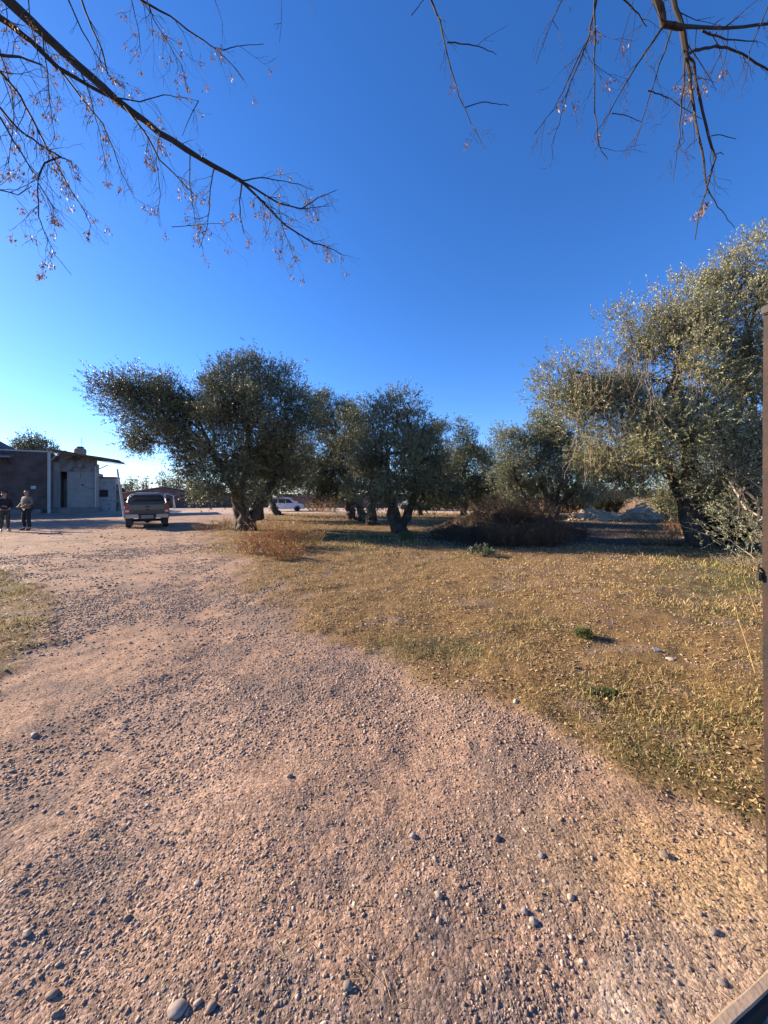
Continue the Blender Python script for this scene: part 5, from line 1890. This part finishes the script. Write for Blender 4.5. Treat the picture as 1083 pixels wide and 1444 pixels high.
def heap(name, label, cat, cx, cy, rx, ry, h, col, seed, n=70, lump=.25, lobes=3, kind=None):
    r = random.Random(seed)
    pk = [(r.uniform(-.45, .45) * rx, r.uniform(-.35, .35) * ry, r.uniform(.5, 1.0)) for _ in range(lobes)]
    gx_, gy_ = np.meshgrid(np.linspace(-1, 1, n), np.linspace(-1, 1, n))
    x, y = gx_.ravel() * rx * 1.15, gy_.ravel() * ry * 1.15
    z = np.zeros(len(x))
    for a, b_, k in pk:
        z = np.maximum(z, h * k * np.exp(-(((x - a) / rx * 1.9) ** 2 + ((y - b_) / ry * 1.9) ** 2)))
    e_ = np.clip(1 - np.maximum(np.abs(gx_.ravel()), np.abs(gy_.ravel())) ** 4, 0, 1)
    z = z * e_ + lump * h * (fbm(x * 1.7, y * 1.7, seed, 4)) * e_ * np.clip(z / (h * .3), 0, 1) + .05 * lump * fbm(x * 8, y * 8, seed + 3, 2)
    z = z + hgt(x + cx, y + cy) - .06 * (1 - np.clip(z / (.1 * h), 0, 1)) - .02
    i, j = np.meshgrid(np.arange(n - 1), np.arange(n - 1), indexing='ij')
    q = np.stack([i * n + j, i * n + j + 1, (i + 1) * n + j + 1, (i + 1) * n + j], -1).reshape(-1, 4)
    c = np.array(col)[None] * (1 + .35 * fbm(x * 2.5, y * 2.5, seed + 7, 4))[:, None]
    o = np_mesh(name, np.stack([x, y, z], 1), [q], mound_m, None, c, smooth=True)
    o.location = (cx, cy, 0)
    tag(o, label, cat, kind=kind)
    return o, (lambda X, Y_: float(np.interp(0, [0], [0])))


MX, MY = 5.3, 17.2
mound, _ = heap('dirt_mound', 'long dark earth mound covered in dry weeds under the grove', 'mound', MX, MY, 4.1, 2.6, 1.2, (.06, .042, .032), 901, lobes=5)


def dry_plant(name, label, cat, cx, cy, rx, ry, h, n, col, seed, group=None, zf=None, leafy=.5, r0=.004, spread=.5, leaf=(.03, .009), m=None, lc=None):
    """A clump of branching dry stems with small leaves."""
    rng = np.random.default_rng(seed)
    a = rng.uniform(0, 6.28, n)
    q = np.sqrt(rng.random(n))
    x, y = cx + np.cos(a) * q * rx, cy + np.sin(a) * q * ry
    z = hgt(x, y) if zf is None else zf(x, y)
    B_ = np.stack([x, y, z - .02], 1)
    d = unit(np.stack([np.cos(a) * q * spread + rng.normal(0, .22, n), np.sin(a) * q * spread + rng.normal(0, .22, n), np.ones(n)], 1))
    L = h * rng.uniform(.45, 1.1, n)
    M_ = B_ + d * (L * .55)[:, None]
    d2 = unit(d + rng.normal(0, .2, (n, 3)))
    T_ = M_ + d2 * (L * .45)[:, None]
    P0, P1 = [B_, M_], [M_, T_]
    Ra, Rb = [np.full(n, r0), np.full(n, r0 * .7)], [np.full(n, r0 * .7), np.full(n, r0 * .3)]
    tips = [T_]
    for k in range(4):
        t_ = rng.uniform(.25, .95, (n, 1))
        s = np.where(t_ < .55, B_ + (M_ - B_) * t_ / .55, M_ + (T_ - M_) * (t_ - .55) / .45)
        e = s + unit(d * .8 + rng.normal(0, .55, (n, 3))) * (L * rng.uniform(.12, .35, n))[:, None]
        P0.append(s), P1.append(e), Ra.append(np.full(n, r0 * .5)), Rb.append(np.full(n, r0 * .25))
        tips.append(e)
    P0, P1, Ra, Rb = map(np.concatenate, (P0, P1, Ra, Rb))
    V, Fq = sticks_np(P0, P1, Ra, Rb)
    root = empty(name, (cx, cy, 0), 0, label, cat, group)
    org = np.array([cx, cy, 0])
    c = np.array(col)[None] * rng.uniform(.7, 1.25, (len(P0), 1))
    np_mesh('stem', V - org, [Fq], m or blade_m, root, np.repeat(c, 6, 0))['kind'] = 'stuff'
    if leafy:
        S = int(len(P0) * leafy)
        pick = rng.integers(0, len(P0), S)
        V2, C2 = leaf_cloud(P0[pick] - org, unit(P1[pick] - P0[pick]), np.linalg.norm(P1[pick] - P0[pick], axis=1), 5, leaf[0], leaf[1], rng, np.array(lc or [col, np.array(col) * 1.25, np.array(col) * .75]))
        np_mesh('foliage', V2, [np.arange(len(V2)).reshape(-1, 4)], m or blade_m, root, C2)['kind'] = 'stuff'
    return root


def mound_z(x, y):
    me = mound.data
    co_ = np.empty(len(me.vertices) * 3, np.float32)
    me.vertices.foreach_get('co', co_)
    co_ = co_.reshape(-1, 3) + np.array(mound.location)
    out = []
    for a, b_ in zip(np.atleast_1d(x), np.atleast_1d(y)):
        out.append(co_[np.argmin((co_[:, 0] - a) ** 2 + (co_[:, 1] - b_) ** 2), 2])
    return np.array(out)


RED = (.36, .165, .075)
BRN = (.24, .13, .07)
RUST = (.38, .21, .10)
WEEDS = [
    # px, py (foot), rx px, h px, n, col, label
    (388, 775, 26, 44, 130, RED, 'reddish dry weed bush in front of the huge olive, tallest of the clump'),
    (362, 782, 22, 30, 80, RED, 'low reddish dry weed at the drive edge left of the tallest one'),
    (425, 772, 24, 38, 100, RUST, 'rust coloured dry weed right of the tallest reddish bush'),
    (405, 790, 22, 26, 70, RED, 'small reddish weed nearest the dry lawn'),
    (292, 748, 18, 14, 60, BRN, 'low brown scrub at the foot of the huge olive, pickup side'),
    (318, 746, 14, 16, 60, BRN, 'brown scrub against the trunk of the huge olive'),
    (730, 772, 40, 40, 240, (.13, .075, .045), 'tall brown dry weeds at the near foot of the mound'),
    (765, 770, 34, 38, 200, (.17, .09, .05), 'rust brown weeds at the right end of the mound'),
    (690, 768, 44, 34, 240, (.09, .06, .04), 'dark dry weeds on the left near slope of the mound'),
    (655, 762, 40, 34, 260, (.07, .05, .035), 'dark dry weeds covering the left shoulder of the mound'),
    (700, 752, 44, 34, 280, (.07, .05, .035), 'dark dry weeds crowding the top of the mound'),
    (748, 752, 40, 34, 260, (.085, .055, .035), 'dark brown weeds on the right shoulder of the mound'),
    (790, 760, 34, 30, 200, (.10, .06, .035), 'thin brown weeds trailing off the right foot of the mound'),
    (925, 768, 24, 30, 80, (.36, .24, .11), 'pale dry tuft at the edge of the tree shadow on the right'),
    (960, 752, 20, 26, 70, (.42, .22, .08), 'orange dry tuft in front of the brick wall'),
    (990, 762, 18, 26, 60, (.42, .22, .08), 'orange dry tuft behind the fallen branches'),
    (460, 722, 14, 22, 60, (.34, .19, .10), 'tan dry bush against the dark far wall'),
    (446, 721, 10, 18, 50, (.38, .2, .10), 'tan dry bush beside the white hatchback nose'),
]
for i, (px, py, rxp, hp, n, c, lab) in enumerate(WEEDS):
    x, y = G(px, py)
    s = y / F
    far = py < 730
    dry_plant('dry_weed', lab, 'weed', x, y, rxp * s, rxp * s * .7, hp * s, n, c, 500 + i, 'dry weeds among the trees', leafy=.8, r0=.004 if not far else .012, leaf=(.05, .014) if not far else (.12, .04),
              zf=mound_z if 'mound' in lab else None)
for i, (px, py, hp, lab) in enumerate(((678, 786, 17, 'grey green broad leaved weed in front of the mound'), (690, 783, 12, 'small grey green weed right of the broad leaved one'), (578, 762, 14, 'green weed tuft at the foot of the forked olive'), (852, 980, 16, 'low dark green weed cushion in the near dry grass'), (822, 902, 14, 'yellow green grass tuft in the near dry lawn'))):
    x, y = G(px, py)
    s = y / F
    dry_plant('green_weed', lab, 'weed', x, y, hp * s * (1.2 if i == 3 else .5), hp * s * .5, hp * s * (.45 if i == 3 else 1), (14, 10, 40, 160, 50)[i], (.16, .165, .10) if i < 2 else (.15, .145, .06), 600 + i, 'green weeds in the grass', leafy=1.4, r0=.003 if i < 3 else .0015,
              leaf=((.07, .035), (.05, .025), (.05, .012), (.022, .009), (.05, .004))[i])
# tall yellow grass stems by the gate
for i, (pts, Yd, lab) in enumerate((([(1066, 952), (1052, 905), (1041, 872), (1036, 850)], 3.35, 'long dry yellow stalk leaning left near the rusty gate'), ([(1069, 872), (1058, 840), (1048, 812)], 4.9, 'shorter dry yellow stalk behind the padlock'))):
    g0 = G(*pts[0])
    o0 = Vector((*g0, 0))
    P = [Vector(W(px, py, g0[1])) for px, py in pts]
    tag(MB().tube([p - o0 for p in P], [.0045, .0035, .0025, .0015][:len(P)], 6).build('grass_stalk', mat('yellow stalk', (.55, .38, .15), .6), None, loc=o0), lab, 'grass stalk', 'dry stalks by the gate')
# fallen pale branches at the right
FB = [([(930, 720, 12.6), (965, 742, 11.6), (1005, 757, 10.8), (1030, 775, 10.2), (1052, 792, 9.6)], .016, 'long pale fallen branch lying from the wall to the small olive'),
      ([(992, 735, 11.5), (1030, 762, 10.3), (1060, 783, 9.4), (1078, 800, 8.9)], .018, 'thick pale fallen branch propped near the gate'),
      ([(1006, 645, 10.2), (1022, 668, 9.8), (1034, 690, 9.4), (1052, 718, 9.1), (1084, 734, 8.8)], .03, 'curved pale dead limb hanging before the small olive'),
      ([(1034, 690, 9.4), (1060, 708, 9.1), (1090, 722, 8.8)], .014, 'straight thin dead twig above the curved pale limb'),
      ([(1000, 640, 10.3), (1045, 668, 9.6), (1088, 700, 9.0)], .012, 'thin bare stick slanting down to the gate edge'),
      ([(965, 722, 12.5), (985, 712, 12.2), (1000, 692, 12.0), (1012, 676, 11.8)], .012, 'pale curved stick in front of the dark roofed house')]
dead_m = mat('bleached dead wood', (.44, .35, .26), .85, var=.2, scale=9)
for pts, r, lab in FB:
    P = [Vector(W(*p)) for p in pts]
    o0 = Vector((P[-1].x, P[-1].y, 0))
    P2 = []
    for a, b_ in zip(P, P[1:]):
        for k in range(3):
            P2.append(a.lerp(b_, k / 3) + Vector((random.gauss(0, 1), random.gauss(0, 1), random.gauss(0, 1))) * .012)
    P2.append(P[-1])
    mb = MB().tube([p - o0 for p in P2], [r * (.45 + .55 * i / (len(P2) - 1)) for i in range(len(P2))], 7, .1)
    for k in (2, 4, 6):
        if k < len(P2) - 1:
            s = P2[k] - o0
            mb.tube([s, s + Vector((random.uniform(-.3, .3), random.uniform(-.2, .2), random.uniform(.1, .35)))], [r * .4, r * .15], 5)
    tag(mb.build('dead_branch', dead_m, None, smooth=True, loc=o0), lab, 'branch', 'dead branches by the gate')
# brush heap of twigs at the gate foot
x, y = G(1062, 800)
dry_plant('brush_heap', 'tangled heap of pale dry twigs at the foot of the small olive', 'brush heap', x, y, .55, .4, .35, 90, (.40, .31, .22), 720, leafy=.15, r0=.006, spread=1.4)

x, y = G(712, 752)
dry_plant('brush_heap', 'loose grey sticks lying over the weeds on top of the mound', 'brush heap', x, y, 1.9, 1.2, .95, 60, (.17, .125, .09), 721, leafy=0, r0=.011, spread=1.3, zf=mound_z)
# rubble heaps by the wall
rub_m = attr_mat('rubble', rough=.95, spec=.1, nscale=12, bump=.01)


def rubble(label, px, py, rx, ry, h, n, seed, col, slabs=0):
    x0, y0 = G(px, py)
    rng = np.random.default_rng(seed)
    r = random.Random(seed)
    root = empty('rubble_heap', (x0, y0, 0), 0, label, 'rubble heap')
    base, _ = heap('core', None, None, x0, y0, rx, ry, h, np.array(col) * .8, seed, n=40, lobes=3, lump=.3)
    base.parent = root
    base.location = (0, 0, 0)
    me = base.data
    co_ = np.empty(len(me.vertices) * 3, np.float32)
    me.vertices.foreach_get('co', co_)
    co_ = co_.reshape(-1, 3)
    vs, fs, cs, off = [], [], [], 0
    cand = co_[(co_[:, 2] > .07)]
    for k in range(n):
        p = cand[r.randrange(len(cand))]
        V, Fc = ico(1, seed + k % 9, flat=r.uniform(.45, .9), rough=.3)
        s = .06 * math.exp(r.gauss(0, .55))
        V = rotz(V * np.array([s * r.uniform(.8, 1.8), s, s]), r.uniform(0, 6.28)) + p + np.array([r.gauss(0, .05), r.gauss(0, .05), s * .3])
        vs.append(V), fs.append(Fc + off)
        off += len(V)
        cs.append(np.repeat(np.array([col]) * r.uniform(.7, 1.4), len(V), 0))
    o = np_mesh('rubble_chunk', np.concatenate(vs), [np.concatenate(fs)], rub_m, root, np.concatenate(cs))
    o['kind'] = 'stuff'
    for k in range(slabs):
        p = cand[r.randrange(len(cand))]
        sb = MB().box(-r.uniform(.25, .5), r.uniform(.25, .5), -.2, .25, -.03, .03, .008).build('slab', concf_m, root, loc=(p[0], p[1], p[2] + .05))
        sb.rotation_euler = (r.gauss(0, .25), r.gauss(0, .25), r.uniform(0, 3))
    return root


rubble('grey rubble heap with broken slabs under the many stemmed olive', 828, 734, 2.0, 1.4, .95, 220, 41, (.46, .34, .23), 5)
rubble('sunlit tan rubble heap against the orange brick wall', 908, 732, 1.7, 1.2, 1.1, 240, 43, (.56, .39, .26), 0)
x, y = G(371, 777)
tag(MB().add(*loft([[(-.10, -.06, 0), (.10, -.05, .02), (.10, -.05, .026), (-.10, -.06, .006)], [(-.11, .0, .07), (.09, .01, .05), (.09, .01, .056), (-.11, .0, .076)], [(-.08, .07, .01), (.10, .06, .03), (.10, .06, .036), (-.08, .07, .016)]])).build('paper_scrap', mat('dirty paper', (.60, .55, .48), .8), None, loc=(x, y, hz(x, y))),
    'crumpled off white paper scrap below the reddish weeds', 'litter')
x, y = G(925, 922)
tag(MB().add(*loft([[(-.03, -.02, 0), (.035, -.02, .012), (.035, -.02, .016), (-.03, -.02, .004)], [(-.03, .0, .03), (.03, .0, .02), (.03, .0, .024), (-.03, .0, .034)], [(-.02, .03, .004), (.03, .025, .01), (.03, .025, .014), (-.02, .03, .008)]])).build('paper_scrap', mat('dirty paper', (.58, .55, .50), .8), None, loc=(x, y, hz(x, y))),
    'tiny white paper scrap near the flat white stone', 'litter')

# dark scrub growing along the far wall behind the grove
for i, (px, Yd, wpx, hpx, lab) in enumerate(((600, 43, 34, 16, 'dark scrub bush behind the forked olive near the parked cars'), (690, 40, 44, 22, 'dark scrub bush behind the mound left of the many stemmed olive'), (735, 38, 40, 26, 'tall dark scrub bush right behind the mound'),
                                            (800, 37, 44, 26, 'dark scrub bush behind the broken slabs'), (850, 34, 30, 30, 'leggy dark scrub bush between the two rubble heaps'), (962, 27, 44, 34, 'dark scrub bush covering the wall below the dark roof'), (1005, 22, 40, 40, 'dark scrub bush beside the towering olive trunk'), (1012, 12.2, 42, 30, 'low dark scrub bush hiding the foot of the towering olive'))):
    x, y = (px - CX) / F * Yd, Yd
    s = y / F
    dry_plant('scrub_bush', lab, 'bush', x, y, wpx * s * .6, wpx * s * .4, hpx * s + (.9 if Yd > 15 else .2), 260, (.10, .075, .05), 800 + i, 'scrub bushes along the far wall', leafy=2.2, r0=.012, leaf=(.11, .045), lc=[(.075, .075, .035), (.05, .055, .026), (.10, .085, .045)])
